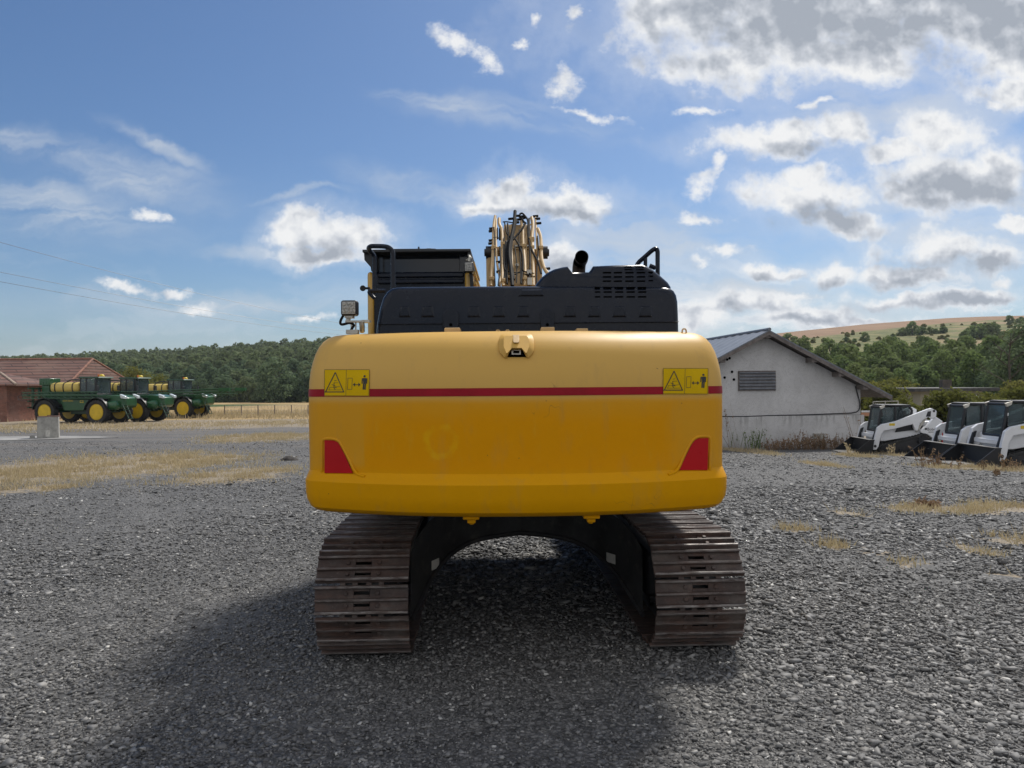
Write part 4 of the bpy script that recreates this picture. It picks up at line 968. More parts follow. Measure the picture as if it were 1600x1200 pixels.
def shoe_mesh():
    mb = MB(); w_ = .338; p = pitch/2
    # local: x across, y along the chain, z outwards
    a, b = -.058, .058
    mb.box(-w_, a, -p+.004, p-.004, 0, .013); mb.box(b, w_, -p+.004, p-.004, 0, .013)
    mb.box(a, b, -p+.004, -.060, 0, .013); mb.box(a, b, -.036, .028, 0, .013); mb.box(a, b, .048, p-.004, 0, .013)
    for yc, h in ((-p+.016, .038), (.0, .036), (p-.020, .042)):
        mb.prism([(-w_, yc-.014, .012), (-w_, yc+.014, .012), (-w_, yc+.009, h), (-w_, yc-.009, h)], (2*w_, 0, 0))
    for x in (-.115, .115):
        for y in (-.048, .040): mb.cyl((x, y, .012), (x, y, .028), .017, n=6)
    mb.box(-.16, -.12, p-.006, p+.02, -.004, .009); mb.box(-.07, -.03, p-.006, p+.02, -.004, .009); mb.box(.03, .07, p-.006, p+.02, -.004, .009); mb.box(.12, .16, p-.006, p+.02, -.004, .009)
    return mb
sh0 = None
for sx in (-1, 1):
    mb = MB()
    ring = lambda xo: [path(TOTAL*k/120)[0]-path(TOTAL*k/120)[1]*.0+Vector((xo, 0, 0)) for k in range(120)]
    for xo in (-.10, .10):
        o_ = [path(TOTAL*k/120) for k in range(120)]
        R1 = [p+Vector((sx*GA+xo-.03, 0, 0))-n_*.005 for p, n_ in o_]; R2 = [p+Vector((sx*GA+xo+.03, 0, 0))-n_*.005 for p, n_ in o_]
        R3 = [p+Vector((sx*GA+xo+.03, 0, 0))-n_*.10 for p, n_ in o_]; R4 = [p+Vector((sx*GA+xo-.03, 0, 0))-n_*.10 for p, n_ in o_]
        mb.loft([R1, R2, R3, R4, R1], cap=(False, False))
    tk = ub(mb, 'track_chain', M['dark_steel'])
    mb = MB(); mb.box(sx*GA-.23, sx*GA+.23, -1.9, 1.9, .17, .55); fr = ub(mb, 'track_frame', M['dark_steel'], bevel=.04)
    for e in (-1, 1):
        mb = MB(); mb.rev([(.0, -.22), (.10, -.22), (.12, -.16), (.28, -.14), (.30, -.05), (.30, .05), (.28, .14), (.12, .16), (.10, .22), (0, .22)], 36, c=(sx*GA, e*HL, ZC), axis='x'); ub(mb, 'sprocket' if e < 0 else 'idler', M['dark_steel'], fr)
    for k in range(8): mb = MB(); mb.rev([(.0, -.16), (.09, -.16), (.09, .16), (0, .16)], 20, c=(sx*GA, -1.65+k*.47, .12), axis='x'); ub(mb, 'track_roller', M['dark_steel'], fr)
    for yc in (-.7, .7): mb = MB(); mb.rev([(.0, -.14), (.07, -.14), (.07, .14), (0, .14)], 20, c=(sx*GA, yc, .63), axis='x'); ub(mb, 'carrier_roller', M['dark_steel'], fr)
    for k in range(NS):
        p, n_ = path((k+.35)*TOTAL/NS)
        y_ = Vector((1, 0, 0)).cross(n_)*-1
        Mx = U @ (Matrix.Translation(p+Vector((sx*GA, 0, 0))) @ Matrix(((1, 0, 0, 0), (0, -y_.y, n_.y, 0), (0, -y_.z, n_.z, 0), (0, 0, 0, 1))))
        if sh0 is None: o = shoe_mesh().build('track_shoe', M['track'], tk, bevel=.003, seg=1); sh0 = o
        else: o = sh0.copy(); C.objects.link(o); o.parent = tk
        jit = Matrix.Translation((rnd.uniform(-.004, .004), 0, rnd.uniform(-.002, .002))) @ Matrix.Rotation(rnd.uniform(-.012, .012), 4, 'X') @ Matrix.Rotation(rnd.uniform(-.005, .005), 4, 'Z')
        o.matrix_local = Mx @ jit

# ------------------------------------------------------------------ gabled white shed on the right
def plaster(name, base, dirtc, amount=.4):
    m = bpy.data.materials.new(name); m.use_nodes = True
    t = NT(m.node_tree); b = t.n['Principled BSDF']
    v = t.node('ShaderNodeTexCoord').outputs['Object']
    x, y, z = t.sepxyz(v)
    n1 = t.noise(v, .5, 6, .6); n2 = t.noise(v, 3, 6, .65); n3 = t.noise(t.vec('MULTIPLY', v, (6, 6, .9)), 1.0, 6, .6)
    c = t.mix(t.smooth(n1, .3, .7), tuple(.80*q for q in base)+(1,), (*base, 1))
    c = t.mix(t.math('MULTIPLY', t.smooth(n2, .5, .75), .35), c, (*dirtc, 1))
    seam = t.math('MULTIPLY', t.smooth(z, .85, 1.62), t.smooth(z, 1.66, 1.63))          # run-off under the cable line
    c = t.mix(t.math('MULTIPLY', t.math('MULTIPLY', seam, t.smooth(n3, .45, .65)), amount), c, (.10, .09, .08, 1))
    foot = t.smooth(t.math('ADD', z, t.math('MULTIPLY', n2, .5)), .75, .2)
    c = t.mix(t.math('MULTIPLY', foot, .45), c, (.16, .14, .12, 1))
    c = t.mix(t.math('MULTIPLY', t.smooth(t.noise(v, 1.2, 9, .75, dist=2.0), .495, .5), t.smooth(t.noise(v, 1.2, 9, .75, dist=2.0), .505, .5)), c, (.15, .14, .13, 1))
    t.put(b.inputs['Base Color'], c); b.inputs['Roughness'].default_value = .9; b.inputs['Specular IOR Level'].default_value = .2
    bn = t.node('ShaderNodeBump'); bn.inputs['Strength'].default_value = .4; bn.inputs['Distance'].default_value = .02
    t.put(bn.inputs['Height'], t.noise(v, 7, 7, .65)); t.l.new(bn.outputs[0], b.inputs['Normal'])
    return m
SY = 38.0
fl = P(1353, 690, SY); apx = P(1192, 524, SY)
SZ = tz(apx.x, SY)
shed = empty('shed', (apx.x, SY, SZ), R(5.8), 'white plastered shed with a gable end and louvred vent, right of the excavator', 'shed')
HW = 5.15; HE = P(1349, 605, SY).z-SZ; HP = apx.z-SZ; LEN = 24
mb = MB(); mb.prism([(-HW, 0, 1.66), (HW, 0, 1.66), (HW, 0, HE), (0, 0, HP), (-HW, 0, HE)], (0, LEN, 0))
mb.prism([(-HW-.16, -.06, -.5), (HW+.16, -.06, -.5), (HW+.16, -.06, 1.645), (-HW-.16, -.06, 1.645)], (0, LEN+.12, 0))
mb.build('wall', plaster('shed_plaster', (.60, .59, .585), (.43, .41, .39)), shed)
mb = MB(); sl = (HP-HE)/HW; ov = 1.25
def corr(n): pass
rm = pbr('grey_roof_sheet', (.15, .165, .19), .45, .2, var=.15, dirt=.3, dirtcol=(.10, .09, .085))
for sx in (-1, 1):
    r = []
    for k in range(2):
        y = -.75+k*(LEN+1.4)
    mb2 = MB(); n = 100; ys = np.linspace(-.75, LEN+.7, n)
    rings = []
    for i, y in enumerate(ys):
        h = .03*(1 if (i//2) % 2 else 0)
        rings.append([Vector((0, y, HP+.22+h)), Vector((sx*(HW+ov), y, HP+.22+h-sl*(HW+ov))), Vector((sx*(HW+ov), y, HP+.16-sl*(HW+ov))), Vector((0, y, HP+.16))])
    mb.loft(rings)
mb.tube([(0, -.78, HP+.25), (0, LEN+.7, HP+.25)], .09, 8)
roof = mb.build('roof', rm, shed, ang=20)
mb = MB()
for sx in (-1, 1):
    a = Vector((0, -.75, HP+.155)); b = Vector((sx*(HW+ov), -.75, HP+.155-sl*(HW+ov)))
    mb.prism([a+Vector((0, 0, .0)), b+Vector((0, 0, 0)), b+Vector((0, 0, -.19)), a+Vector((0, 0, -.19))], (0, .05, 0))
    mb.prism([a+Vector((0, .06, -.02)), b+Vector((0, .06, -.02)), b+Vector((0, .06, -.06)), a+Vector((0, .06, -.06))], (0, LEN+1.2, 0))
mb.build('bargeboard', M['wood'], roof)
for f in (.0, .46, .73, .98):
    for sx in ((-1, 1) if f else (1,)):
        x = sx*HW*f; z = HP-sl*abs(x)-.02; mb = MB(); mb.box(x-.14, x+.14, -.68, -.01, z-.15, z+.09); mb.build('purlin', M['wood'], roof)
q = P(1153, 583, SY); a = (P(1153, 609, SY)-Vector((apx.x, SY, SZ)), P(1211, 581, SY)-Vector((apx.x, SY, SZ)))
mb = MB(); n = 34; rings = []
for i in range(n):
    z = a[0].z+(a[1].z-a[0].z)*i/(n-1); y = -.10-.035*math.sin(i/(n-1)*2*math.pi*5.5)
    rings.append([Vector((a[0].x, y, z)), Vector((a[1].x, y+.0, z)), Vector((a[1].x, y+.03, z)), Vector((a[0].x, y+.03, z))])
mb.loft(rings); vent = mb.build('vent', pbr('corrugated_vent', (.16, .17, .19), .55, .3, var=.2, dirt=.4), shed, ang=60)
mb = MB(); mb.box(a[0].x-.04, a[1].x+.03, -.07, -.004, a[0].z-.05, a[1].z+.06); mb.build('vent_frame', M['wood'], vent)
mb = MB(); pts = [(-HW, -.045, 1.60), (-2.6, -.05, 1.66), (-1.2, -.045, 1.63), (.6, -.05, 1.675), (2.2, -.05, 1.68), (4.0, -.05, 1.73), (4.85, -.05, 1.75), (5.08, -.05, 1.92), (5.09, -.05, 2.3), (4.95, -.05, 2.75), (4.86, -.05, 3.1)]
mb.tube(pts, .028, 6, smooth=1); mb.build('wall_cable', M['black'], shed)
mb = MB()
for px, py in ((1130, 590), (1142, 581), (1145, 593), (1138, 560), (1134, 562)):
    c = P(px, py, SY)-Vector((apx.x, SY, SZ)); mb = MB(); mb.cyl((c.x, -.02, c.z), (c.x, .01, c.z), .07, n=7); mb.build('wall_hole', M['hole'], shed)
mb = MB(); mb.box(2.55, 3.05, -.3, -.06, .0, .75); mb.build('plinth_block', M['concrete'], shed, bevel=.02)

# ------------------------------------------------------------------ brick barn on the left
def brick():
    m = bpy.data.materials.new('brick'); m.use_nodes = True
    t = NT(m.node_tree); b = t.n['Principled BSDF']
    v = t.node('ShaderNodeTexCoord').outputs['Object']
    x, y, z = t.sepxyz(v)
    bt = t.node('ShaderNodeTexBrick'); t.put(bt.inputs['Vector'], t.comb(t.math('ADD', x, y), z, 0))
    bt.inputs['Color1'].default_value = (.27, .095, .06, 1); bt.inputs['Color2'].default_value = (.19, .07, .045, 1); bt.inputs['Mortar'].default_value = (.17, .12, .10, 1)
    bt.inputs['Scale'].default_value = 1; bt.inputs['Brick Width'].default_value = .26; bt.inputs['Row Height'].default_value = .085; bt.inputs['Mortar Size'].default_value = .012
    c = t.mix(t.math('MULTIPLY', t.smooth(t.noise(v, .7, 6, .65), .45, .7), .5), bt.outputs[0], (.16, .11, .09, 1))
    c = t.mix(t.math('MULTIPLY', t.smooth(t.noise(v, 2.0, 8, .75), .48, .62), .6), c, (.10, .05, .04, 1))
    c = t.mix(t.math('MULTIPLY', t.smooth(t.noise(t.vec('MULTIPLY', v, (1, 1, 2.5)), 1.1, 8, .75), .55, .66), .55), c, (.36, .24, .18, 1))
    t.put(b.inputs['Base Color'], c); b.inputs['Roughness'].default_value = .9
    return m
def tiles():
    m = bpy.data.materials.new('roof_tiles'); m.use_nodes = True
    t = NT(m.node_tree); b = t.n['Principled BSDF']
    v = t.node('ShaderNodeTexCoord').outputs['Object']
    x, y, z = t.sepxyz(v)
    bt = t.node('ShaderNodeTexBrick'); t.put(bt.inputs['Vector'], t.comb(t.math('ADD', x, y), z, 0))
    bt.inputs['Color1'].default_value = (.16, .075, .055, 1); bt.inputs['Color2'].default_value = (.12, .058, .045, 1); bt.inputs['Mortar'].default_value = (.05, .028, .022, 1)
    bt.inputs['Scale'].default_value = 1; bt.inputs['Brick Width'].default_value = 2.6; bt.inputs['Row Height'].default_value = .30; bt.inputs['Mortar Size'].default_value = .06; bt.inputs['Mortar Smooth'].default_value = .5
    c = t.mix(t.math('MULTIPLY', t.smooth(t.noise(v, .35, 7, .65), .45, .68), .45), bt.outputs[0], (.19, .12, .09, 1))
    c = t.mix(t.math('MULTIPLY', t.smooth(t.noise(v, 1.6, 6, .7), .58, .72), .55), c, (.085, .05, .04, 1))
    t.put(b.inputs['Base Color'], c); b.inputs['Roughness'].default_value = .85
    bn = t.node('ShaderNodeBump'); bn.inputs['Strength'].default_value = .8; bn.inputs['Distance'].default_value = .06
    t.put(bn.inputs['Height'], bt.outputs[1]); bn.invert = True; t.l.new(bn.outputs[0], b.inputs['Normal'])
    return m
BY = 70.0
BZ = tz(-42, BY)
barn = empty('barn', (0, BY, BZ), 0, 'long red brick barn with a hipped clay tile roof behind the sprayers', 'barn')
def L(px, py, Y): v = P(px, py, Y); return Vector((v.x, v.y-BY, v.z-BZ))
bm_, tm = brick(), tiles()
xe = L(226, 611, BY+16).x; ez = L(60, 612.5, BY).z; rz = L(60, 561.5, BY+8).z; rxx = L(145, 561.5, BY+8).x; xl = -70.0
mb = MB(); mb.box(xl, xe-.6, .6, 15.4, -.4, ez+.02); mb.build('wall', bm_, barn)
mb = MB(); t_ = Vector((0, 0, .16))
A, B_, Cc, Dd = Vector((xl, 0, ez)), Vector((xe, 0, ez)), Vector((rxx, 8, rz)), Vector((xl, 8, rz)); E, Ff = Vector((xe, 16, ez)), Vector((xl, 16, ez))
vs = [A, B_, Cc, Dd, E, Ff]; n = 6
mb.add(vs+[v-t_ for v in vs], [(0, 1, 2, 3), (1, 4, 2), (3, 2, 4, 5), (6, 9, 8, 7), (7, 8, 10), (9, 11, 10, 8), (0, 6, 7, 1), (1, 7, 10, 4), (4, 10, 11, 5), (0, 3, 9, 6), (3, 5, 11, 9)])
rf = mb.build('roof', tm, barn)
mb = MB(); mb.tube([Dd, Cc], .13, 8); mb.tube([Cc, B_], .11, 8); mb.tube([Cc, E], .11, 8); mb.build('ridge_tiles', pbr('ridge', (.22, .10, .065), .8, var=.3), rf)
mb = MB(); mb.tube([Vector((L(18, 612, BY).x, -.1, ez-.08)), Vector((xe, -.1, ez-.08))], .09, 8); mb.build('gutter', M['zinc'], rf)
mb = MB(); a, b = L(8, 628, BY), L(60, 625.5, BY); mb.box(a.x, b.x, .50, .64, a.z-.05, b.z); mb.build('stone_band', M['concrete'], barn)
mb = MB(); a = L(27, 640, BY); mb.box(a.x, a.x+1.6, .53, .66, 0, 2.2); mb.build('barn_door', M['wood'], barn)
# low wing in front at the left edge
wing = empty('brick_annex', (0, BY-6, tz(-44, BY-6)), 0, 'low brick annex with its own tiled roof at the left edge before the long barn', 'annex')
def Lw(px, py, Y): v = P(px, py, Y); return Vector((v.x, v.y-(BY-6), v.z-tz(-44, BY-6)))
xr = Lw(12, 600, BY-6).x; e2 = Lw(12, 600.5, BY-6).z; r2 = Lw(0, 582, BY-3).z
mb = MB(); mb.box(-66, xr-.3, .3, 6.2, -.4, e2); mb.build('wall', bm_, wing)
mb = MB(); xo = Lw(25, 600, BY-6).x; xi = Lw(-2, 582, BY-3).x
vs = [Vector((-66, 0, e2)), Vector((xo, 0, e2-.0)), Vector((xi, 3.2, r2)), Vector((-66, 3.2, r2)), Vector((xo, 6.3, e2)), Vector((-66, 6.3, e2))]
mb.add(vs+[v-t_ for v in vs], [(0, 1, 2, 3), (1, 4, 2), (3, 2, 4, 5), (6, 9, 8, 7), (7, 8, 10), (9, 11, 10, 8), (0, 6, 7, 1), (1, 7, 10, 4), (4, 10, 11, 5), (0, 3, 9, 6), (3, 5, 11, 9)])
rf = mb.build('roof', tm, wing); mb = MB(); mb.tube([vs[2], vs[1]], .1, 8); mb.tube([vs[3], vs[2]], .1, 8); mb.build('ridge_tiles', pbr('ridge_pale', (.34, .26, .2), .8, var=.3), rf)

# ------------------------------------------------------------------ concrete block with a rusty lid on a slab
c = G(66, 686); k = c.y/F
blk = empty('concrete_plinth', (c.x, c.y+.5, tz(c.x, c.y+.5)), R(28), 'square concrete plinth with a rusty steel lid in front of the sprayers', 'plinth')
mb = MB(); mb.loft([[Vector((-.46, -.40, -.05)), Vector((.46, -.40, -.05)), Vector((.46, .40, -.05)), Vector((-.46, .40, -.05))], [Vector((-.44, -.38, 1.08)), Vector((.44, -.38, 1.08)), Vector((.44, .38, 1.08)), Vector((-.44, .38, 1.08))]])
mb.build('block', M['concrete'], blk, bevel=.015)
mb = MB(); mb.box(-.46, .46, -.4, .4, 1.082, 1.10); mb.tube([(-.05, 0, 1.10), (-.03, 0, 1.14), (.1, .05, 1.14), (.12, .05, 1.10)], .02, 6); mb.build('lid', M['rust'], blk)
mb = MB(); mb.box(-.1, .08, -.402, -.39, .12, .42); mb.build('cover_plate', M['paper'], blk)
mb = MB(); mb.box(-.75, -.55, -.45, -.25, -.05, .2); mb.build('stub', M['concrete'], blk, bevel=.01)
mb = MB(); a, b = G(-60, 687), G(190, 681); vs = [G(-80, 689.5), G(10, 689), G(95, 686.5), G(185, 684), G(150, 682.5), G(90, 682), G(-80, 684)]
mb.prism([v+Vector((0, 0, .035)) for v in vs], (0, 0, -.3)); o = mb.build('concrete_slab', pbr('slab', (.26, .255, .245), .9, var=.2, vscale=1, dirt=.5, dirtcol=(.17, .16, .15))); o['kind'] = 'structure'

# ------------------------------------------------------------------ self-propelled sprayers
def wheel_mb(r, wd, rim):
    ty = MB(); ty.rev([(rim, -wd*.42), (r*.80, -wd*.5), (r*.94, -wd*.48), (r*.975, -wd*.36), (r*.975, wd*.36), (r*.94, wd*.48), (r*.80, wd*.5), (rim, wd*.42)], 36)
    for i in range(22):
        for sg in (-1, 1):
            a0 = 2*math.pi*(i+.5*(sg > 0))/22
            vs = []
            for (da, y, rr) in ((0, 0, 1.0), (.17, sg*wd*.47, .985), (.27, sg*wd*.47, .985), (.09, 0, 1.0)):
                for q in (r*.95, r*rr): vs.append((q*math.cos(a0+da), y, q*math.sin(a0+da)))
            ty.add(vs, [(0, 2, 3, 1), (2, 4, 5, 3), (4, 6, 7, 5), (6, 0, 1, 7), (1, 3, 5, 7), (0, 6, 4, 2)])
    rm_ = MB(); rm_.rev([(rim*1.01, -wd*.43), (rim*.94, -wd*.43), (rim*.9, -wd*.25), (rim*.62, -wd*.20), (rim*.55, -wd*.28), (rim*.30, -wd*.30), (rim*.28, -wd*.42), (0, -wd*.43), ][::1] + [(0, wd*.2), (rim*.9, wd*.25), (rim*1.01, wd*.43)], 32)
    for k_ in range(10):
        t = 2*math.pi*k_/10; rm_.cyl((rim*.42*math.cos(t), -wd*.30, rim*.42*math.sin(t)), (rim*.42*math.cos(t), -wd*.33, rim*.42*math.sin(t)), .025, n=6)
    return ty, rm_
WM = None
def text_obj(txt, size, mat, parent, loc, rot, name='lettering', extr=.002):
    cu = bpy.data.curves.new(name, 'FONT'); cu.body = txt; cu.size = size; cu.extrude = extr; cu.align_x = 'LEFT'
    tmp = bpy.data.objects.new('tmp_text', cu); C.objects.link(tmp)
    dg = bpy.context.evaluated_depsgraph_get(); me = bpy.data.meshes.new_from_object(tmp.evaluated_get(dg))
    bpy.data.objects.remove(tmp); me.materials.clear(); me.materials.append(mat)
    o = link(name, me, parent); o.location = loc; o.rotation_euler = rot
    return o
def make_sprayer(loc, rz, label, boomfwd):
    global WM
    s = empty('crop_sprayer', loc, rz, label, 'sprayer', 'green self propelled sprayers parked by the barn')
    g, dg, bk = M['green'], M['darkgreen'], M['black']
    mb = MB(); mb.box(-3.3, 3.3, -.55, -.35, .95, 1.25); mb.box(-3.3, 3.3, .35, .55, .95, 1.25); mb.box(-.8, .8, -.5, .5, .75, 1.5); mb.box(-2.55, -2.25, -1.0, 1.0, .85, 1.1); mb.box(2.25, 2.55, -1.0, 1.0, .85, 1.1); mb.box(-3.2, 3.0, -.9, .9, 1.55, 1.95)
    mb.build('chassis', dg, s, bevel=.02)
    for x in (-2.4, 2.4):
        for sy in (-1, 1):
            if WM is None:
                a, b = wheel_mb(.95, .52, .63); t_ = a.build('wheel', M['rubber'], s, ang=30); r_ = b.build('rim', M['rim'], t_, ang=30); WM = (t_, r_); o = t_
            else:
                o = WM[0].copy(); C.objects.link(o); o.parent = s; r_ = WM[1].copy(); C.objects.link(r_); r_.parent = o
            o.location = (x, sy*1.2, .95); o.rotation_euler = (0, rnd.uniform(0, 6), 0 if sy < 0 else math.pi)
            mb = MB(); n = 14; prof = []
            for i in range(n+1):
                t = R(20+150*i/n); prof.append((math.cos(t)*1.08, math.sin(t)*1.08))
            rings = [[Vector((x+px_, sy*1.2-.30, .95+pz_)), Vector((x+px_, sy*1.2+.30, .95+pz_)), Vector((x+px_*1.03, sy*1.2+.30, .95+pz_*1.03)), Vector((x+px_*1.03, sy*1.2-.30, .95+pz_*1.03))] for px_, pz_ in prof]
            mb.loft(rings); mb.build('fender', bk, s)
    for sy in (-1, 1):
        mb = MB(); mb.prism([(-1.35, sy*1.02, 1.95), (1.35, sy*1.02, 1.95), (1.2, sy*1.02, 1.55), (.85, sy*1.02, 1.05), (-.95, sy*1.02, 1.05), (-1.15, sy*1.02, 1.5)], (0, -sy*.35, 0))
        pn = mb.build('side_panel', g, s, bevel=.04)
        if sy < 0:
            text_obj('JOHN DEERE', .17, M['yellow'], pn, (-1.05, -1.026, 1.76), (R(90), 0, 0))
            mb = MB(); mb.box(.55, .86, -1.030, -1.015, 1.66, 1.84); lg = mb.build('emblem', M['yellow'], pn); mb = MB(); mb.box(.60, .81, -1.034, -1.029, 1.70, 1.80); mb.build('emblem_field', g, lg)
    # tank with straps
    mb = MB(); rings = []
    for x, kx in ((-2.5, .6), (-2.42, .82), (-2.25, .95), (-2.0, 1), (-.05, 1), (.15, .9), (.22, .7)):
        ring = []
        for i in range(24):
            t = 2*math.pi*i/24; cx_, cz_ = math.cos(t), math.sin(t)
            ring.append(Vector((x, .98*kx*math.copysign(abs(cx_)**.45, cx_), 2.86+.42*kx*math.copysign(abs(cz_)**.55, cz_))))
        rings.append(ring)
    mb.loft(rings); tk = mb.build('spray_tank', M['tank'], s, ang=60)
    mb = MB()
    for x in (-1.85, -1.05, -.2):
        ring = lambda dx, g_: [Vector((x+dx, (.98+g_)*math.copysign(abs(math.cos(2*math.pi*i/24))**.45, math.cos(2*math.pi*i/24)), 2.86+(.42+g_)*math.copysign(abs(math.sin(2*math.pi*i/24))**.55, math.sin(2*math.pi*i/24)))) for i in range(24)]
        mb.loft([ring(-.04, .0), ring(-.04, .03), ring(.04, .03), ring(.04, .0)], cap=(False, False))
    mb.tube([(-1.6, 0, 3.35), (-1.2, .1, 3.5), (-.4, .1, 3.45), (.2, -.2, 3.3), (.4, -.4, 2.9)], .06, 8, smooth=2)
    mb.build('tank_strap', bk, tk)
    mb = MB(); mb.box(-2.3, .1, -.9, .9, 1.96, 2.46); mb.box(.35, .75, -.7, .5, 2.1, 3.1); mb.build('tank_cradle', dg, s, bevel=.03)
    mb = MB(); mb.rev([(0, 0), (.38, 0), (.42, .1), (.42, .9), (.3, 1.02), (0, 1.05)], 20, c=(.0, .3, 2.35), axis='z'); mb.build('rinse_tank', M['tank'], s, ang=50)
    # cab
    x0, x1, hw = .32, 1.82, .80
    mb = MB(); mb.box(x0, x1+.1, -hw, hw, 2.0, 2.35)
    for (x, y) in ((x0+.06, -hw+.06), (x0+.06, hw-.06), (x1-.05, -hw+.06), (x1-.05, hw-.06), (x0+.62, -hw+.04), (x0+.62, hw-.04)): mb.box(x-.06, x+.06, y-.05, y+.05, 2.35, 3.58)
    cb = mb.build('cab', bk, s, bevel=.02)
    mb = MB(); mb.loft([[Vector((x0-.12, -hw-.05, 3.56)), Vector((x1+.28, -hw-.05, 3.56)), Vector((x1+.28, hw+.05, 3.56)), Vector((x0-.12, hw+.05, 3.56))], [Vector((x0-.08, -hw, 3.72)), Vector((x1+.2, -hw, 3.70)), Vector((x1+.2, hw, 3.70)), Vector((x0-.08, hw, 3.72))]]); rf_ = mb.build('cab_roof', dg, cb, bevel=.04)
    mb = MB(); mb.box(x0+.13, x0+.55, -hw+.0, -hw+.02, 2.40, 3.55); mb.box(x0+.69, x1-.12, -hw, -hw+.02, 2.40, 3.55); mb.box(x0+.13, x1-.12, hw-.02, hw, 2.40, 3.55); mb.box(x1+.0, x1+.02, -hw+.12, hw-.12, 2.40, 3.55); mb.build('cab_window', M['glass'], cb)
    mb = MB(); mb.box(.82, 1.27, -.28, .28, 2.2, 2.6); mb.box(.77, .92, -.28, .28, 2.5, 3.1); mb.box(1.52, 1.62, -.2, .2, 2.2, 2.8); mb.build('cab_seat', bk, cb, bevel=.05)
    mb = MB(); mb.rev([(0, 0), (.2, 0), (.2, .08), (.12, .16), (0, .18)], 18, c=(1.75, -.1, 3.71), axis='z'); mb.build('satellite_dome', M['yellow'], rf_, ang=50)
    mb = MB(); mb.rev([(0, 0), (.07, 0), (.06, .16), (0, .18)], 12, c=(1.98, -.7, 3.71), axis='z'); mb.build('beacon', M['orange'], rf_, ang=50)
    mb = MB()
    for sy in (-1, 1): mb.tube([(1.95, sy*.8, 3.4), (2.25, sy*1.05, 3.35), (2.25, sy*1.1, 2.9)], .02, 6); mb.box(2.22, 2.28, sy*1.1-.12, sy*1.1+.12, 2.6, 3.0)
    mb.build('mirror', bk, cb, bevel=.01)
    # front body with lamps
    mb = MB(); mb.loft([[Vector((x, y, z)) for y, z in ((-w_, zb), (w_, zb), (w_, zt_), (-w_, zt_))] for x, w_, zb, zt_ in ((1.95, .85, 1.2, 2.25), (3.5, .85, 1.15, 2.25), (4.15, .75, 1.25, 2.15), (4.4, .6, 1.4, 2.0))])
    nb = mb.build('front_body', g, s, bevel=.06)
    mb = MB(); mb.rev([(0, -.55), (.25, -.55), (.34, -.45), (.34, .45), (.25, .55), (0, .55)], 20, c=(3.5, -1.0, 1.45), axis='x'); mb.build('front_tank', g, s, ang=50)
    for sy in (-1, 1):
        mb = MB(); mb.prism([(4.0, sy*.55, 2.32), (4.48, sy*.55, 2.15), (4.48, sy*.55, 1.95), (4.1, sy*.55, 2.0)], (0, sy*.3, 0)); mb.build('headlight', M['headlamp'], nb, bevel=.03)
    mb = MB()
    for y in (-.95, -.55): mb.tube([(4.35, y, 1.55), (4.95, y-.05, .45)], .035, 6)
    for k_ in range(4):
        f = k_/3; mb.box(4.35+.6*f-.06, 4.35+.6*f+.1, -.97-.05*f, -.53-.05*f, 1.5-1.05*f-.03, 1.5-1.05*f+.01)
    mb.build('ladder', dg, s)
    mb = MB(); mb.prism([(2.98, -1.06, 1.9), (3.10, -1.06, 1.5), (2.86, -1.06, 1.5)], (0, .02, 0)); mb.build('warning_triangle', M['orange'], s)
    # walkway rails
    mb = MB()
    for z in (2.3, 2.52): mb.tube([(-.2, -1.12, z), (1.3, -1.12, z), (3.1, -1.12, z)], .02, 6)
    for x in (-.2, .6, 1.35, 2.2, 3.1): mb.tube([(x, -1.12, 2.0), (x, -1.12, 2.52)], .02, 6)
    mb.box(-.3, 3.2, -1.2, -.8, 1.98, 2.03); mb.build('walkway', dg, s)
    # folded boom lattices along both sides
    for sy in (-1, 1):
        mb = MB(); xa, xb = -4.6, (2.4 if not boomfwd else 6.4); y = sy*1.3
        for z in (2.02, 2.22, 2.30, 2.50):
            mb.tube([(xa, y, z), (xb, y, z+(.28 if boomfwd else 0))], .05 if boomfwd else .035, 5)
        N_ = 22
        for k_ in range(N_):
            a = xa+(xb-xa)*k_/N_; b = xa+(xb-xa)*(k_+1)/N_; zz = (2.02, 2.22) if k_ % 2 else (2.22, 2.02)
            mb.tube([(a, y, zz[0]), (b, y, zz[1])], .024, 4); zz = (2.30, 2.50) if k_ % 2 else (2.50, 2.30); mb.tube([(a, y, zz[0]), (b, y, zz[1])], .022, 4)
            if k_ % 2: mb.tube([(a, y, 1.98), (a, y, 2.14)], .02, 4)
        if boomfwd: mb.box(6.2, 7.3, y-.12, y+.12, 2.55, 2.85); mb.tube([(xb, y, 2.3), (xb+.7, y, 2.6)], .04, 5)
        bo = mb.build('spray_boom', g, s)
    mb = MB()
    for y in (-.9, -.3, .3, .9): mb.box(-4.1, -3.9, y-.05, y+.05, 1.2, 2.9)
    for z in (1.3, 1.8, 2.3, 2.8): mb.box(-4.1, -3.92, -1.35, 1.35, z-.05, z+.05)
    mb.box(-4.0, -3.2, -.2, .2, 1.4, 1.6); mb.tube([(-3.9, -.5, 2.6), (-3.3, -.5, 2.2), (-3.0, -.5, 1.9)], .06, 6); mb.build('boom_frame', dg, s)
    mb = MB(); mb.box(-3.75, -2.75, -.55, .55, 3.05, 3.6); mb.box(-3.6, -2.9, -.45, .45, 1.95, 3.05)
    for k_ in range(4): mb.box(-3.7+.25*k_, -3.55+.25*k_, -.57, -.5, 3.12, 3.5)
    mb.build('pump_unit', g, s, bevel=.03)
    mb = MB()
    for x, z0_, z1_ in ((-4.3, 2.8, 3.3), (-4.9, 2.0, 2.5), (-5.2, 1.9, 2.2)): mb.tube([(x, -1.0, z0_), (x-.1, -1.0, z1_)], .02, 5)
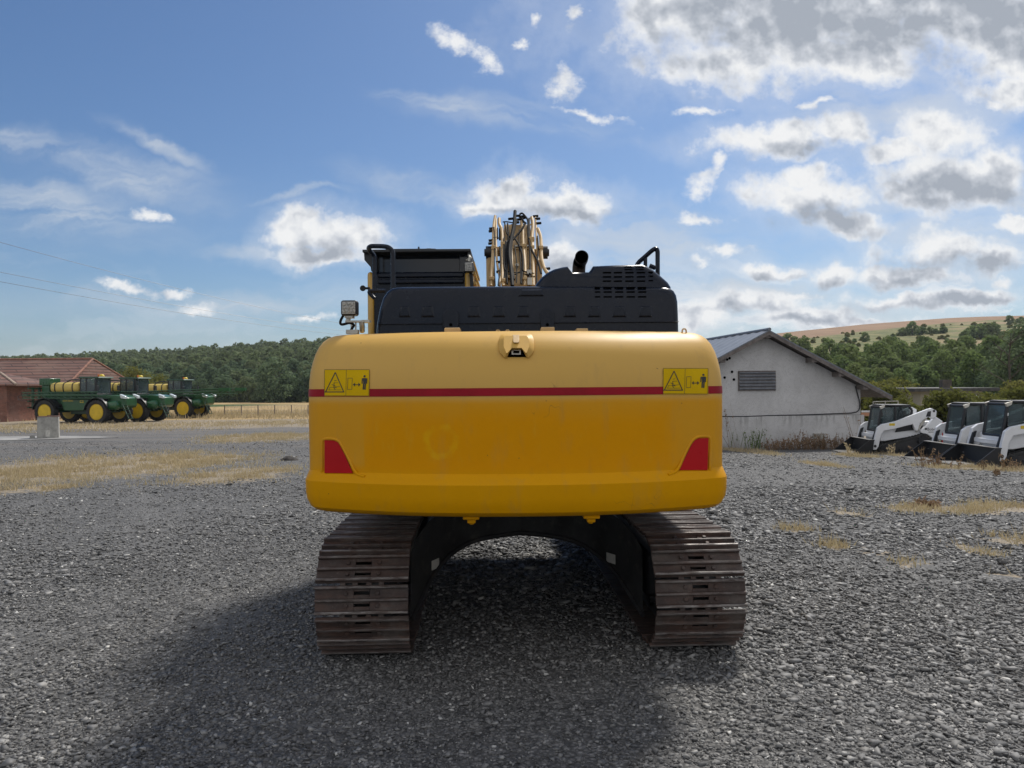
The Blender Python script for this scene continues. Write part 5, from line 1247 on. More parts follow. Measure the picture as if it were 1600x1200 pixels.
    mb.tube([(-4.2, -1.0, 2.5), (-5.4, -1.0, 2.2), (-5.2, -1.1, 1.9), (-4.4, -1.1, 1.85)], .02, 5); mb.build('nozzle_line', bk, s)
    return s
def near_wheel(px, py, d, rz, wx):
    """sprayer position that puts its near wheel's foot at a pixel"""
    v = P(px, py, d); off = Matrix.Rotation(rz, 3, 'Z') @ Vector((wx, -1.2, 0))
    return (v.x-off.x, v.y-off.y, v.z)
HD = R(-13)
for (px, py, d, lab, bf) in ((154, 660, 58.5, 'nearest green sprayer with a banded yellow tank, standing behind the concrete plinth', False), (216, 656.5, 62, 'middle green sprayer half hidden behind the nose of the nearest one', False),
                             (288, 651.5, 71, 'farthest green sprayer with its long spray boom reaching out over the field edge', True)):
    l = near_wheel(px, py, d, HD, 2.4)
    make_sprayer((l[0], l[1], tz(l[0], l[1])-.02), HD, lab, bf)

# ------------------------------------------------------------------ white compact track loaders
def mesh_win(mb, o, du, dv, nu, nv, r):
    o, du, dv = Vector(o), Vector(du), Vector(dv)
    for i in range(nu+1): mb.tube([o+du*i/nu, o+du*i/nu+dv], r, 4)
    for j in range(nv+1): mb.tube([o+dv*j/nv, o+dv*j/nv+du], r, 4)
def make_loader(loc, rz, label, bucket=True, lettering=True):
    s = empty('track_loader', loc, rz, label, 'loader', 'white compact track loaders parked in a row')
    wt, bk = M['white'], M['black']
    mb = MB(); mb.box(-1.35, .95, -.52, .52, .32, .85); mb.box(.6, .98, -.58, .58, .42, .62); mb.box(-1.3, -.5, -.5, .5, .85, 1.35); mb.build('chassis', M['dark_steel'], s, bevel=.02)
    for sy in (-1, 1):
        out = [(-1.18, .02), (.82, .02), (1.02, .12), (1.06, .28), (.96, .42), (.55, .50), (-.55, .80), (-.78, .86), (-.98, .80), (-1.42, .42), (-1.44, .26), (-1.34, .10)]
        mb = MB(); y0 = sy*.92; mb.prism([(x, y0, z) for x, z in out], (0, -sy*.36, 0)); tr = mb.build('rubber_track', M['rubber'], s, bevel=.03)
        mb = MB(); ins = [(-1.12, .12), (.80, .12), (.90, .20), (.90, .32), (.5, .38), (-.6, .66), (-.8, .68), (-1.28, .36), (-1.28, .2)]
        mb.prism([(x, y0+sy*.006, z) for x, z in ins], (0, -sy*.02, 0), 0)
        mb.build('track_frame', M['dark_steel'], tr)
        mb = MB(); mb.rev([(0, -.02), (.17, -.02), (.2, .0), (.2, .06), (0, .06)], 20, c=(-.78, y0+sy*.03, .58)); mb.build('drive_sprocket', bk, tr)
        for x in (-1.0, -.62, -.24, .14, .5): mb = MB(); mb.rev([(0, -.02), (.09, -.02), (.09, .04), (0, .04)], 14, c=(x, y0+sy*.02, .16)); mb.build('track_roller', bk, tr)
        mb = MB(); mb.rev([(0, -.02), (.13, -.02), (.13, .04), (0, .04)], 16, c=(.82, y0+sy*.02, .26)); mb.build('idler', bk, tr)
        mb = MB(); n = 74; pts = []
        per = [Vector((x, 0, z)) for x, z in out]; segs = [(per[i], per[(i+1) % len(per)]) for i in range(len(per))]; tot = sum((b-a).length for a, b in segs)
        for k_ in range(44):
            d_ = tot*k_/44
            for a, b in segs:
                if d_ <= (b-a).length: p = a+(b-a)*(d_/(b-a).length); t_ = (b-a).normalized(); break
                d_ -= (b-a).length
            nn = Vector((t_.z, 0, -t_.x)); q = [p-t_*.03, p+t_*.03, p+t_*.02+nn*.03, p-t_*.02+nn*.03]
            mb.prism([(v.x, y0-sy*.01, v.z) for v in q], (0, -sy*.34, 0))
        mb.build('track_tread', M['rubber'], tr)
    # rear body and tail
    mb = MB()
    for sy in (-1, 1): mb.prism([(-1.62, sy*.90, .62), (-1.66, sy*.90, 1.42), (-1.36, sy*.90, 1.62), (-1.05, sy*.90, 1.28), (-.72, sy*.90, 1.0), (-.78, sy*.90, .90), (-1.0, sy*.90, .86), (-1.3, sy*.90, .62)], (0, -sy*.22, 0))
    mb.box(-1.60, -1.0, -.68, .68, .45, 1.40); rb = mb.build('rear_body', wt, s, bevel=.03)
    for sy in (-1, 1):
        mb = MB(); mb.box(-1.70, -1.63, sy*.90-.06 if sy > 0 else -.90, .90 if sy > 0 else -.84, .50, 1.36); mb.build('tail_lamp', M['red'], rb)
    if lettering:
        text_obj('Bobcat', .17, M['ink'], rb, (-1.0, .904, 1.02), (R(90), 0, R(180)), extr=.001)
        mb = MB(); mb.box(-1.52, -1.05, .902, .905, .94, .965); mb.box(-.99, -.90, .902, .905, 1.05, 1.13); mb.build('decal', M['ink'], rb)
    mb = MB(); mb.prism([(-1.5, -.5, 1.40), (-1.5, .5, 1.40), (-.55, .5, 1.58), (-.55, -.5, 1.58)], (0, 0, -.3)); mb.build('engine_cover', wt, rb, bevel=.03)
    # side panels beside the cab
    for sy in (-1, 1):
        mb = MB(); mb.prism([(-.78, sy*.74, .82), (.72, sy*.74, .56), (.92, sy*.74, .56), (.92, sy*.74, 1.0), (.72, sy*.74, 1.14), (-.8, sy*.74, 1.30)], (0, -sy*.16, 0)); mb.build('side_panel', wt, s, bevel=.02)
        mb = MB(); mb.prism([(-.70, sy*.77, 1.06), (.30, sy*.77, .94), (.20, sy*.77, 1.14), (-.05, sy*.77, 1.22), (-.68, sy*.77, 1.36)], (0, -sy*.02, 0)); mb.build('side_opening', bk, s)
        # lift arm
        y = sy*.96
        arm = [(-1.38, 1.86), (-1.18, 1.98), (-1.02, 1.95), (.35, 1.42), (.92, 1.30), (1.10, 1.16), (1.20, .80), (1.26, .50), (1.40, .34), (1.34, .20), (1.16, .20), (1.06, .36), (.98, .80), (.84, 1.02), (.40, 1.10), (-.05, 1.22), (-.38, 1.30), (-.48, 1.02), (-.58, 1.02), (-.70, 1.42), (-1.05, 1.62), (-1.20, 1.52), (-1.36, 1.62)]
        mb = MB(); mb.prism([(x, y, z) for x, z in arm], (0, -sy*.15, 0)); am = mb.build('lift_arm', wt, s, bevel=.018)
        mb = MB(); mb.prism([(-1.12, y+sy*.004, 1.62), (-.92, y+sy*.004, 1.62), (-1.0, y+sy*.004, 1.84), (-1.14, y+sy*.004, 1.86)], (0, -sy*.01, 0)); mb.cyl((-1.26, y+sy*.01, 1.86), (-1.26, y-sy*.02, 1.86), .05); mb.cyl((1.22, y+sy*.01, .36), (1.22, y-sy*.02, .36), .06); mb.build('pivot', bk, am)
        mb = MB(); mb.cyl((-.6, y-sy*.2, .95), (-1.12, y-sy*.2, 1.72), .05); mb.build('lift_cylinder', M['zinc'], am)
        mb = MB(); mb.box(.38, .62, y+sy*.001, y+sy*.004, 1.24, 1.34); mb.build('arm_sticker', M['yellow'], am)
        mb = MB(); mb.prism([(1.02, y-sy*.16, 1.08), (1.14, y-sy*.16, 1.02), (1.34, y-sy*.16, .38), (1.22, y-sy*.16, .36)], (0, -sy*.09, 0)); mb.build('tilt_cylinder', bk, am)
    mb = MB(); mb.box(.98, 1.12, -.85, .85, .70, .86); mb.box(1.18, 1.34, -.80, .80, .22, .62); mb.box(.86, 1.0, -.5, .5, .55, .95); mb.build('cross_tube', wt, s, bevel=.02)
    # cab
    hw = .50
    mb = MB()
    side = [(-.50, 1.30), (-.55, 1.90), (-.42, 2.06), (.62, 2.10), (.74, 2.02), (.92, .98)]
    for sy in (-1, 1):
        for a, b in zip(side[:-1], side[1:]):
            mb.tube([(a[0], sy*hw, a[1]), (b[0], sy*hw, b[1])], .055, 6)
        mb.tube([(.16, sy*hw, 1.2), (.16, sy*hw, 2.06)], .05, 6)
        mb.prism([(-.52, sy*hw, 1.28), (.90, sy*hw, .9), (.92, sy*hw, 1.02), (.2, sy*hw, 1.24), (-.52, sy*hw, 1.42)], (0, -sy*.06, 0))
    mb.box(-.5, .70, -hw-.02, hw+.02, 2.05, 2.13); mb.box(-.56, -.50, -hw, hw, 1.28, 1.7); mb.box(-.5, .9, -hw, hw, .86, .92); mb.tube([(.92, -hw, .98), (.92, hw, .98)], .05, 6); mb.tube([(.74, -hw, 2.02), (.74, hw, 2.02)], .05, 6)
    cb = mb.build('cab', bk, s, bevel=.008)
    for sy in (-1, 1):
        mb = MB(); mb.prism([(.62, sy*hw*1.0, 2.12), (.84, sy*hw, 2.05), (.80, sy*hw, 1.94), (.66, sy*hw, 2.0)], (0, sy*.08, 0)); mb.build('cab_lamp', M['zinc'], cb)
    mb = MB(); mb.prism([(.755, -hw+.06, 1.98), (.755, hw-.06, 1.98), (.915, hw-.06, 1.02), (.915, -hw+.06, 1.02)], (-.015, 0, 0)); mb.build('windscreen', M['glass'], cb)
    for sy in (-1, 1):
        for x0_, x1_, z0_ in ((-.47, .11, 1.44), (.21, .70, 1.28)): mb = MB(); mb.prism([(x0_, sy*(hw-.03), z0_), (x1_, sy*(hw-.03), z0_-.1), (x1_-.02, sy*(hw-.03), 2.04), (x0_, sy*(hw-.03), 2.0)], (0, -sy*.012, 0)); mb.build('side_window', M['glass'], cb)
    mb = MB()
    for sy in (-1, 1): mesh_win(mb, (-.47, sy*(hw-.0), 1.42), (.58, 0, -.06), (0, 0, .6), 8, 9, .007)
    mb.build('window_guard', bk, cb)
    mb = MB(); mb.box(-.35, .1, -.26, .26, .95, 1.25); mb.box(-.42, -.30, -.26, .26, 1.2, 1.85); mb.tube([(.35, -.3, .95), (.45, -.3, 1.35)], .03, 6); mb.tube([(.35, .3, .95), (.45, .3, 1.35)], .03, 6); mb.build('cab_seat', M['black'], cb, bevel=.04)
    # bucket
    pr = [(1.30, .60), (1.36, .08), (1.45, .02), (2.28, .0), (2.28, .03), (1.50, .06), (1.42, .12), (1.36, .62)]
    mb = MB(); mb.prism([(x, -1.06, z) for x, z in pr], (0, 2.12, 0)); bu = mb.build('bucket', bk, s, bevel=.006)
    mb = MB()
    for sy in (-1, 1): mb.prism([(1.31, sy*1.065, .60), (1.37, sy*1.065, .07), (1.46, sy*1.065, .02), (2.26, sy*1.065, .01), (2.20, sy*1.065, .07), (1.48, sy*1.065, .62)], (0, -sy*.025, 0))
    mb.box(1.28, 1.50, -1.06, 1.06, .60, .64); mb.build('bucket_side', bk, bu)
    mb = MB(); mb.box(2.26, 2.34, -1.06, 1.06, -.005, .022); mb.build('cutting_edge', M['dark_steel'], bu)
    return s
for (px, py, d, h, lab) in ((1397, 702, 33.5, 177, 'white track loader nearest the shed, its whole side in view with a red tail lamp'),
                            (1529, 712, 28.2, 178, 'white track loader in the middle of the row, its rear hidden by the next machine'),
                            (1595, 722, 25.2, 179, 'white track loader cut off by the right edge of the photo')):
    v = P(px, py, d); make_loader((v.x, v.y, tz(v.x, v.y)-.01), R(h), lab)

# ------------------------------------------------------------------ trees and shrubs
def leaf_points(seed, h, wd, nblob, base=.25, squash=1.0, top=.75):
    """crown made of leafy clumps: centres and radii"""
    r = np.random.default_rng(seed); out = []
    for i in range(nblob):
        f = (i+.5)/nblob; z = h*(base+(1-base)*f**.9)
        rad = wd*.5*math.sin(math.pi*min(1, .22+.78*f)**1.1)**.7 if f < .97 else wd*.12
        a = i*2.4+r.uniform(-.5, .5); d = rad*r.uniform(.35, .85)
        out.append((d*math.cos(a), d*math.sin(a), z*.93, wd*r.uniform(.17, .27)*(1.1-.35*f)))
    return out
def crown(seed, blobs_, n, size, squash=.85, jitter=.28, deep=.35):
    r = np.random.default_rng(seed+99); B = np.array(blobs_); w_ = B[:, 3]**2; k = r.choice(len(B), n, p=w_/w_.sum())
    d = r.normal(size=(n, 3)); d /= np.linalg.norm(d, axis=1)[:, None]; d[:, 2] = np.where(d[:, 2] < -.4, -d[:, 2], d[:, 2])
    rr = B[k, 3]*(1-deep*r.random(n)**2+.10*r.normal(size=n))
    c = B[k, :3]+d*rr[:, None]*np.array([1, 1, squash])
    nrm = d+r.normal(0, jitter, (n, 3)); nrm /= np.linalg.norm(nrm, axis=1)[:, None]
    t = np.cross(nrm, r.normal(size=(n, 3))); t /= np.linalg.norm(t, axis=1)[:, None]; b = np.cross(nrm, t)
    s = size*np.exp(r.normal(0, .3, n))[:, None]
    v = np.stack([c-t*s*.5, c+b*s*.42+nrm*s*.08, c+t*s*.62, c-b*s*.42-nrm*s*.05], 1).reshape(-1, 3)
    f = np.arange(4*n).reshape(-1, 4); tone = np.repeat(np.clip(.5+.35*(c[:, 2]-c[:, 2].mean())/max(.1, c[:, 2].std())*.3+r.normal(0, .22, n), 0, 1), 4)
    return v, f, tone
def trunk_mb(h, wd, seed, nl=5, r0=None):
    r = random.Random(seed); mb = MB(); r0 = r0 or h*.022
    pts = [(0, 0, -.3), (.02*h*r.uniform(-1, 1), .02*h*r.uniform(-1, 1), h*.3), (.04*h*r.uniform(-1, 1), .04*h*r.uniform(-1, 1), h*.62), (.03*h*r.uniform(-1, 1), 0, h*.88)]
    mb.tube(pts, [r0*1.25, r0, r0*.6, r0*.15], 7)
    for i in range(nl):
        z = h*(.25+.5*i/nl); a = i*2.4+r.random(); l = wd*.36*(1-.4*i/nl)
        mb.tube([(0, 0, z), (l*.5*math.cos(a), l*.5*math.sin(a), z+l*.35), (l*math.cos(a), l*math.sin(a), z+l*.85)], [r0*.5, r0*.35, r0*.1], 5)
    return mb
def tree_variant(seed, h, wd, n, size, mat, nblob=14, base=.2, parts=False, **k):
    v, f, tone = crown(seed, leaf_points(seed, h, wd, nblob, base), n, size, **k)
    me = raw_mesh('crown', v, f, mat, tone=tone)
    return me
def place_tree(proto, x, y, sc, rz, label=None, group=None):
    o = proto.copy(); C.objects.link(o)
    for ch in proto.children:
        c = ch.copy(); C.objects.link(c); c.parent = o
    o.location = (x, y, tz(x, y)-.1); o.rotation_euler = (0, 0, rz); o.scale = (sc*rnd.uniform(.9, 1.12), sc*rnd.uniform(.9, 1.12), sc)
    if label: o['label'] = label
    if group: o['group'] = group
    return o
def woodland_tree_mesh(seed, h, wd, n, size, mat, nblob=13, base=.12):
    v, f, tone = crown(seed, leaf_points(seed, h, wd, nblob, base), n, size)
    mb = trunk_mb(h, wd, seed)
    # trunk as quads in the same mesh
    tv = np.array([tuple(p) for p in mb.v]); tf = np.array([q for q in mb.f if len(q) == 4])
    V = np.concatenate([v, tv]); Fq = np.concatenate([f, tf+len(v)]); mi = np.concatenate([np.zeros(len(f)), np.ones(len(tf))])
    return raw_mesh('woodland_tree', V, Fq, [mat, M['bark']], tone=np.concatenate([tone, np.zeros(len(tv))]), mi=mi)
def wood(name, spots, variants, label, group, cat='tree'):
    first = {}
    for (x, y, sc, vi) in spots:
        me = variants[vi % len(variants)]
        o = link(name, me); o.location = (x, y, tz(x, y)-.15); o.rotation_euler = (0, 0, rnd.uniform(0, 6.28)); o.scale = (sc*rnd.uniform(.88, 1.15), sc*rnd.uniform(.88, 1.15), sc*rnd.uniform(.9, 1.1))
        tag(o, label, cat, group)
def scatter(xr, yr, step, cond, jit=.42):
    o = []; y = yr[0]
    while y < yr[1]:
        st = step(y); x = xr[0](y)
        while x < xr[1](y):
            xx, yy_ = x+rnd.uniform(-jit, jit)*st, y+rnd.uniform(-jit, jit)*st
            if cond(xx, yy_): o.append((xx, yy_))
            x += st
        y += st*.9
    return o
# left: the wooded hill
LV = [woodland_tree_mesh(s, h, wd, 1500, .50, M['leaf'], nb) for s, h, wd, nb in ((1, 7, 6.4, 13), (2, 8.3, 5.6, 15), (3, 5.8, 6.4, 11), (4, 7.6, 7.4, 17), (5, 9, 5.4, 14))]
sp = scatter((lambda y: -.78*y, lambda y: -.13*y), (197, 640), lambda y: 5.6 if y < 270 else 7.2, lambda x, y: -.76 < x/y < -.15)
sp.sort(key=lambda p: p[1])
near = sp[:290]; far_ = sp[290:]+scatter((lambda y: -.15*y, lambda y: .2*y), (200, 430), lambda y: 7.6, lambda x, y: True)
wood('woodland_tree', [(x, y, rnd.uniform(.62, 1.12), rnd.randrange(5)) for x, y in near], LV, 'one of the rounded broadleaf trees massed on the wooded hillside beyond the stubble field', 'trees of the left hillside wood')
def mass(name, pts, label, mat, nl, size, hh, seed, var=6):
    r = np.random.default_rng(seed); tv = [crown(seed+i, leaf_points(seed+i, hh*(.85+.08*i), hh*.9, 9, .1), nl, size) for i in range(var)]
    V, Fq, T = [], [], []; b = 0
    for i, (x, y) in enumerate(pts):
        v, f, t_ = tv[i % var]; a = r.uniform(0, 6.28); s = r.uniform(.7, 1.2); sh = r.uniform(-.25, .25)
        R_ = np.array([[math.cos(a), -math.sin(a), 0], [math.sin(a), math.cos(a), 0], [0, 0, 1]])*s
        V.append(v@R_.T+np.array([x, y, tz(x, y)-.2])); Fq.append(f+b); T.append(np.clip(t_+sh, 0, 1)); b += len(v)
    o = link(name, raw_mesh(name, np.concatenate(V), np.concatenate(Fq), mat, tone=np.concatenate(T))); o['kind'] = 'stuff'
    return tag(o, label, 'woodland')
mass('woodland', far_, 'dark wood covering the upper hill to the skyline on the left', M['leaf'], 330, .95, 7.8, 40)
# right: trees in the dip below the meadow
RV = [woodland_tree_mesh(s, h, wd, 2300, .44, M['leafright'], nb) for s, h, wd, nb in ((11, 7.5, 7, 13), (12, 9, 6.8, 15), (13, 6.5, 7, 12), (14, 8.5, 7.5, 16), (15, 7.5, 6, 14), (16, 5.5, 6.5, 10))]
def rcond(x, y):
    u = x/y
    if not .2 < u < .86: return False
    top = np.interp(u, [.2, .3, .36, .44, .52, .58, .62, .66, .72], [186, 188, 188, 186, 184, 178, 168, 150, 138])
    if y > top+rnd.uniform(-14, 14): return False
    if y < 100+rnd.uniform(-6, 6): return False
    return True
sp = scatter((lambda y: .19*y, lambda y: .88*y), (96, 275), lambda y: 5.6 if y < 160 else 6.6, rcond)
wood('slope_tree', [(x, y, rnd.uniform(.55, .98)*(1 if y > 125 else .85), rnd.randrange(6)) for x, y in sp], RV, 'one of the leafy trees crowding the dip below the meadow slope on the right', 'trees in the dip on the right')
# trees on the skyline behind the shed and scrub on the meadow
BV = [woodland_tree_mesh(s, h, wd, 900, .5, M['leafright'], 9, .0) for s, h, wd in ((21, 3.6, 4.6), (22, 4.5, 5.5), (23, 2.6, 3.8))]
scrub = []
for (px, py, d, sc) in ((1410, 513, 345, 1.6), (1425, 512, 345, 2.1), (1440, 511, 346, 2.0), (1452, 513, 346, 1.2), (1462, 513, 345, 1.2), (1474, 512, 345, 1.8), (1395, 517, 338, 1.0), (1518, 525, 300, 2.2), (1530, 523, 300, 2.8), (1544, 520, 302, 2.6), (1508, 528, 296, 1.6), (1555, 521, 303, 2.0), (1395, 528, 292, 1.1), (1322, 518, 330, 1.3), (1352, 522, 320, 1.3), (1578, 502, 395, 1.6), (1596, 497, 410, 1.2), (1590, 500, 405, 1.0),
                        (1500, 530, 285, .8), (1130, 525, 330, 2.3), (1145, 524, 335, 2.6), (1158, 525, 335, 1.9), (1215, 524, 300, 2.2), (1230, 522, 310, 2.4), (1335, 524, 320, 1.0), (1480, 533, 285, .8)):
    u, v = D(px, py); y = d
    scrub.append((u*y, y, sc*.62, rnd.randrange(3)))
for (x, y, sc, vi) in scrub:
    pass
wood('hillside_bush', scrub, BV, 'one of the lone dark bushes dotted over the meadow slope and skyline', 'bushes on the meadow slope', 'bush')
sm = []
for _ in range(290):
    u = rnd.uniform(.3, .74); y = rnd.uniform(195, 410)
    if (math.sin(u*60)+math.sin(y*.13+u*20)) > -.2: sm.append((u*y, y, rnd.uniform(.25, .75), rnd.randrange(3)))
BV2 = [woodland_tree_mesh(s, 2.6, 4.2, 500, .5, M['shrubleaf'], 8, .0) for s in (31, 32)]
wood('scrub_bush', sm, BV2, 'one of the low yellowish scrub bushes scattered over the meadow slope', 'low scrub on the meadow slope', 'bush')
# taller rounded trees along the foot of the left wood
FV = [woodland_tree_mesh(s, h, wd, 2600, .42, M['leaf'], nb, .02) for s, h, wd, nb in ((51, 9, 9, 18), (52, 7.5, 8.5, 15), (53, 6, 7, 12))]
front = []
for px, d, sc, vi in ((428, 178, 1.15, 0), (400, 186, .8, 2), (452, 182, .85, 1), (470, 184, .8, 2), (485, 180, .9, 1), (385, 188, .8, 1), (368, 190, .7, 2), (350, 190, .75, 1), (332, 190, .7, 2), (316, 192, .7, 1), (298, 192, .75, 2), (280, 192, .8, 1), (262, 192, .75, 2), (240, 190, .85, 1), (220, 192, .8, 2), (200, 192, .9, 1), (500, 178, .9, 0), (520, 178, .9, 1), (412, 184, .7, 2), (440, 190, .9, 1)):
    u, _ = D(px, 600); front.append((u*d, d, sc, vi))
wood('field_edge_tree', front, FV, 'one of the dense dark trees standing along the edge of the stubble field', 'trees along the field edge')

def shrub(loc, h, wd, seed, label, n=5200, size=.13, mat='shrubleaf', name='shrub', cat='shrub', group=None, nblob=16):
    s = empty(name, loc, 0, label, cat, group)
    v, f, tone = crown(seed, leaf_points(seed, h, wd, nblob, .0), n, size, squash=1.0, jitter=.6, deep=.6)
    link('foliage', raw_mesh('foliage', v, f, M[mat], tone=tone), s)
    mb = MB(); r = random.Random(seed)
    for i in range(7):
        a = r.uniform(0, 6.28); mb.tube([(.1*math.cos(a), .1*math.sin(a), -.15), (wd*.12*math.cos(a), wd*.12*math.sin(a), h*.4), (wd*.26*math.cos(a), wd*.26*math.sin(a), h*.85)], [.035, .025, .008], 5)
    mb.build('stem', M['bark'], s)
    return s
def at(px, d, dz=0): u, _ = D(px, 600); return (u*d, d, tz(u*d, d)+dz)
shrub(at(1478, 41), 2.5, 4.2, 61, 'large yellowish green shrub between the first two white loaders', 9000, .15)
shrub(at(1432, 46), 1.6, 3.4, 62, 'dull green shrub behind the cab of the loader nearest the shed', 5200, .15)
shrub(at(1540, 46), 2.2, 4.2, 63, 'wide pale green shrub behind the middle loader', 6500, .15)
shrub(at(1590, 48), 2.7, 4.0, 64, 'yellowing shrub at the right edge behind the last loader', 6500, .15)
shrub(at(1388, 52), 2.7, 4.0, 65, 'grey green shrub just right of the shed eave', 5500, .16)
shrub(at(1365, 70), 3.0, 5.5, 66, 'tall loose shrub beyond the end of the shed', 5000, .2)
shrub(at(1400, 80), 3.0, 6.5, 67, 'broad olive shrub left of the flat roofed house', 5000, .22)
shrub(at(1592, 66), 3.0, 5.0, 68, 'brownish shrub right of the flat roofed house', 5000, .2)
shrub(at(212, 112), 5.6, 8.0, 81, 'yellowish green rounded tree just right of the barn roof', 4500, .24, name='broadleaf_tree', cat='tree')
shrub(at(246, 118), 4.6, 7.5, 82, 'pale green low tree right of the yellowish one by the barn', 4000, .24, name='broadleaf_tree', cat='tree')
# big dark tree and a dead one at the right edge
def bigtree(loc, h, wd, seed, label, n, size, mat):
    t = empty('broadleaf_tree', loc, 0, label, 'tree')
    v, f, tone = crown(seed, leaf_points(seed, h, wd, 24, .12), n, size)
    link('crown', raw_mesh('crown', v, f, M[mat], tone=tone), t); trunk_mb(h, wd, seed, 8).build('trunk', M['bark'], t); return t
bigtree(at(1612, 78), 9.2, 8.0, 71, 'dark broadleaf tree cut off by the right edge of the photo', 9000, .26, 'leaf')
bigtree(at(1570, 92), 4.6, 8.0, 72, 'low dark spreading tree right of the flat roofed house', 6000, .26, 'leaf')
def bare(loc, h, seed):
    t = empty('bare_tree', loc, 0, 'leafless tree with thin dark branches near the right edge', 'tree'); r = random.Random(seed); mb = MB(); tr = MB()
    tr.tube([(0, 0, -.3), (.1, 0, h*.3), (-.1, 0, h*.6), (.1, 0, h)], [.16, .12, .08, .02], 7)
    def br(p, d, l, rad, dep):
        q = p+d*l; mb.tube([p, p+d*l*.5+Vector((r.uniform(-.1, .1), 0, .05)), q], [rad, rad*.7, rad*.4], 5)
        if dep:
            for _ in range(3): br(p+d*l*r.uniform(.4, 1), (d+Vector((r.uniform(-.9, .9), r.uniform(-.9, .9), r.uniform(-.1, .6)))).normalized(), l*r.uniform(.45, .7), rad*.5, dep-1)
    for i in range(9):
        a = i*2.4; br(Vector((0, 0, h*(.3+.07*i))), Vector((math.cos(a), math.sin(a), .7)).normalized(), h*.3*(1-.05*i), .06, 2)
    tr.build('trunk', M['bark'], t); mb.build('branch', M['bark'], t)
bare(at(1578, 74), 8.0, 3)

# dry weeds
def weed(px, py, d, h, n, seed, label, spread=.2, mat='drystem', name='dry_weed', cat='weed', group=None):
    g = P(px, py, d) if py else None
    x, y = (g.x, g.y) if g else (D(px, 600)[0]*d, d)
    r = np.random.default_rng(seed); V, T = [], []; 
    for i in range(n):
        a = r.uniform(0, 6.28); l = h*r.uniform(.5, 1); ln = r.normal(0, .25, 2)*l; b0 = r.normal(0, spread, 2); wv = .006+.0002*d
        p0 = np.array([b0[0], b0[1], -.03]); p2 = p0+np.array([ln[0], ln[1], l])
        s = np.array([math.cos(a)*wv, math.sin(a)*wv, 0]); V += [p0-s, p0+s, p2+s*.5, p2-s*.5]; T += [r.random()]*4
        for j in range(9):
            f = r.uniform(.3, 1.05); c = p0+(p2-p0)*f; sd_ = .022*r.uniform(.5, 1.6)*(1+d/80); dv = r.normal(0, 1, (2, 3)); V += [c, c+dv[0]*sd_, c+(dv[0]+dv[1])*sd_*.8, c+dv[1]*sd_*.6]; T += [r.random()]*4
    V = np.array(V); o = link(name, raw_mesh(name, V, np.arange(len(V)).reshape(-1, 4), M[mat], tone=np.array(T))); o.location = (x, y, tz(x, y)); return tag(o, label, cat, group)
for i, (px, d, h, n) in enumerate(((1440, 24.5, .7, 12), (1452, 24.8, .4, 8), (1466, 24.6, .55, 9), (1494, 23.5, .5, 8), (1535, 23.2, .3, 8), (1570, 22.5, .65, 8), (1556, 20.5, .28, 9), (1582, 22.8, .35, 9))):
    weed(px, None, d, h, n, 200+i, 'thin dry brown weed standing in front of the white loaders', .07, group='dry weeds before the loaders')
for i, (px, d, h, n) in enumerate(((1325, 31, .7, 7), (1392, 31.5, .5, 6), (1332, 30, .35, 6))):
    weed(px, None, d, h, n, 230+i, 'pale dry weed in front of the bucket of the loader nearest the shed', .12, 'straw', group='pale weeds before the first bucket')
weed(1448, 765, 13.9, .16, 40, 260, 'small rusty brown tuft alone on the gravel', .10)
for i, (px, h, n) in enumerate(((1216, .55, 34), (1232, .6, 34), (1246, .75, 40), (1262, .95, 40), (1278, .7, 40), (1292, .65, 34), (1308, .9, 34), (1325, .5, 28), (1202, .4, 24))):
    weed(px, None, 36.9, h, n, 300+i, 'reddish brown dead weed growing against the foot of the white shed', .4, group='dead weeds along the shed wall')
weed(1178, None, 37.2, 1.1, 34, 330, 'grey green weed clump left of the dead weeds by the shed', .35, 'leafright', cat='weed')
for i, px in enumerate((1141, 1146)): weed(px, None, 37.4, 2.6, 3, 340+i, 'tall thin dead stalk against the shed wall beside the excavator', .1, group='tall stalks by the shed wall')
for i, px in enumerate((1342, 1337)): weed(px, None, 37.2, 2.3, 4, 350+i, 'tall thin stalk against the right end of the shed wall', .1, group='stalks at the right end of the shed')
# dark clod of earth on the left of the yard
g = G(452, 719); mb = MB(); r = random.Random(4)
prof = []
for k, (rr, z) in enumerate(((.62, -.03), (.5, .05), (.34, .12), (.12, .17))):
    prof.append([Vector((rr*math.cos(a)*1.1*r.uniform(.75, 1.2), rr*math.sin(a)*.8*r.uniform(.75, 1.2), z*r.uniform(.8, 1.2))) for a in [6.283*i/14 for i in range(14)]])
mb.loft(prof); o = mb.build('earth_clod', pbr('dark_earth', (.035, .03, .026), .95, var=.4, bump=.8)); o.location = g; o.scale = (.5, .5, .7); tag(o, 'small dark heap of earth on the gravel left of the excavator', 'earth heap')

# ------------------------------------------------------------------ flat roofed house, railing, fence, poles and wires
d = 62.0; a, b = P(1437, 640, d), P(1548, 612, d); HZ = tz(52*.6, d)
x0, x1 = P(1440, 620, d).x, P(1533, 620, d).x; zt_ = P(1480, 611.5, d).z; zb = tz((x0+x1)/2, d)
house = empty('flat_roofed_house', ((x0+x1)/2, d, zb), R(-4), 'small cream house with a dark flat roof and a stub chimney behind the shrubs', 'house')
hw = (x1-x0)/2; hh = zt_-zb
mb = MB(); mb.box(-hw, hw, 0, 7, -.5, hh); mb.build('wall', pbr('cream_render', (.42, .38, .29), .9, var=.1, dirt=.2), house)
mb = MB(); mb.loft([[Vector((x, y, z)) for x, y in ((-hw-.95, -1.1), (hw+.9, -.9), (hw+.9, 8), (-hw-.95, 8))] for z in (hh, hh+.28)]); rf = mb.build('roof', pbr('roofing_felt', (.055, .052, .05), .8, var=.3), house, bevel=.03)
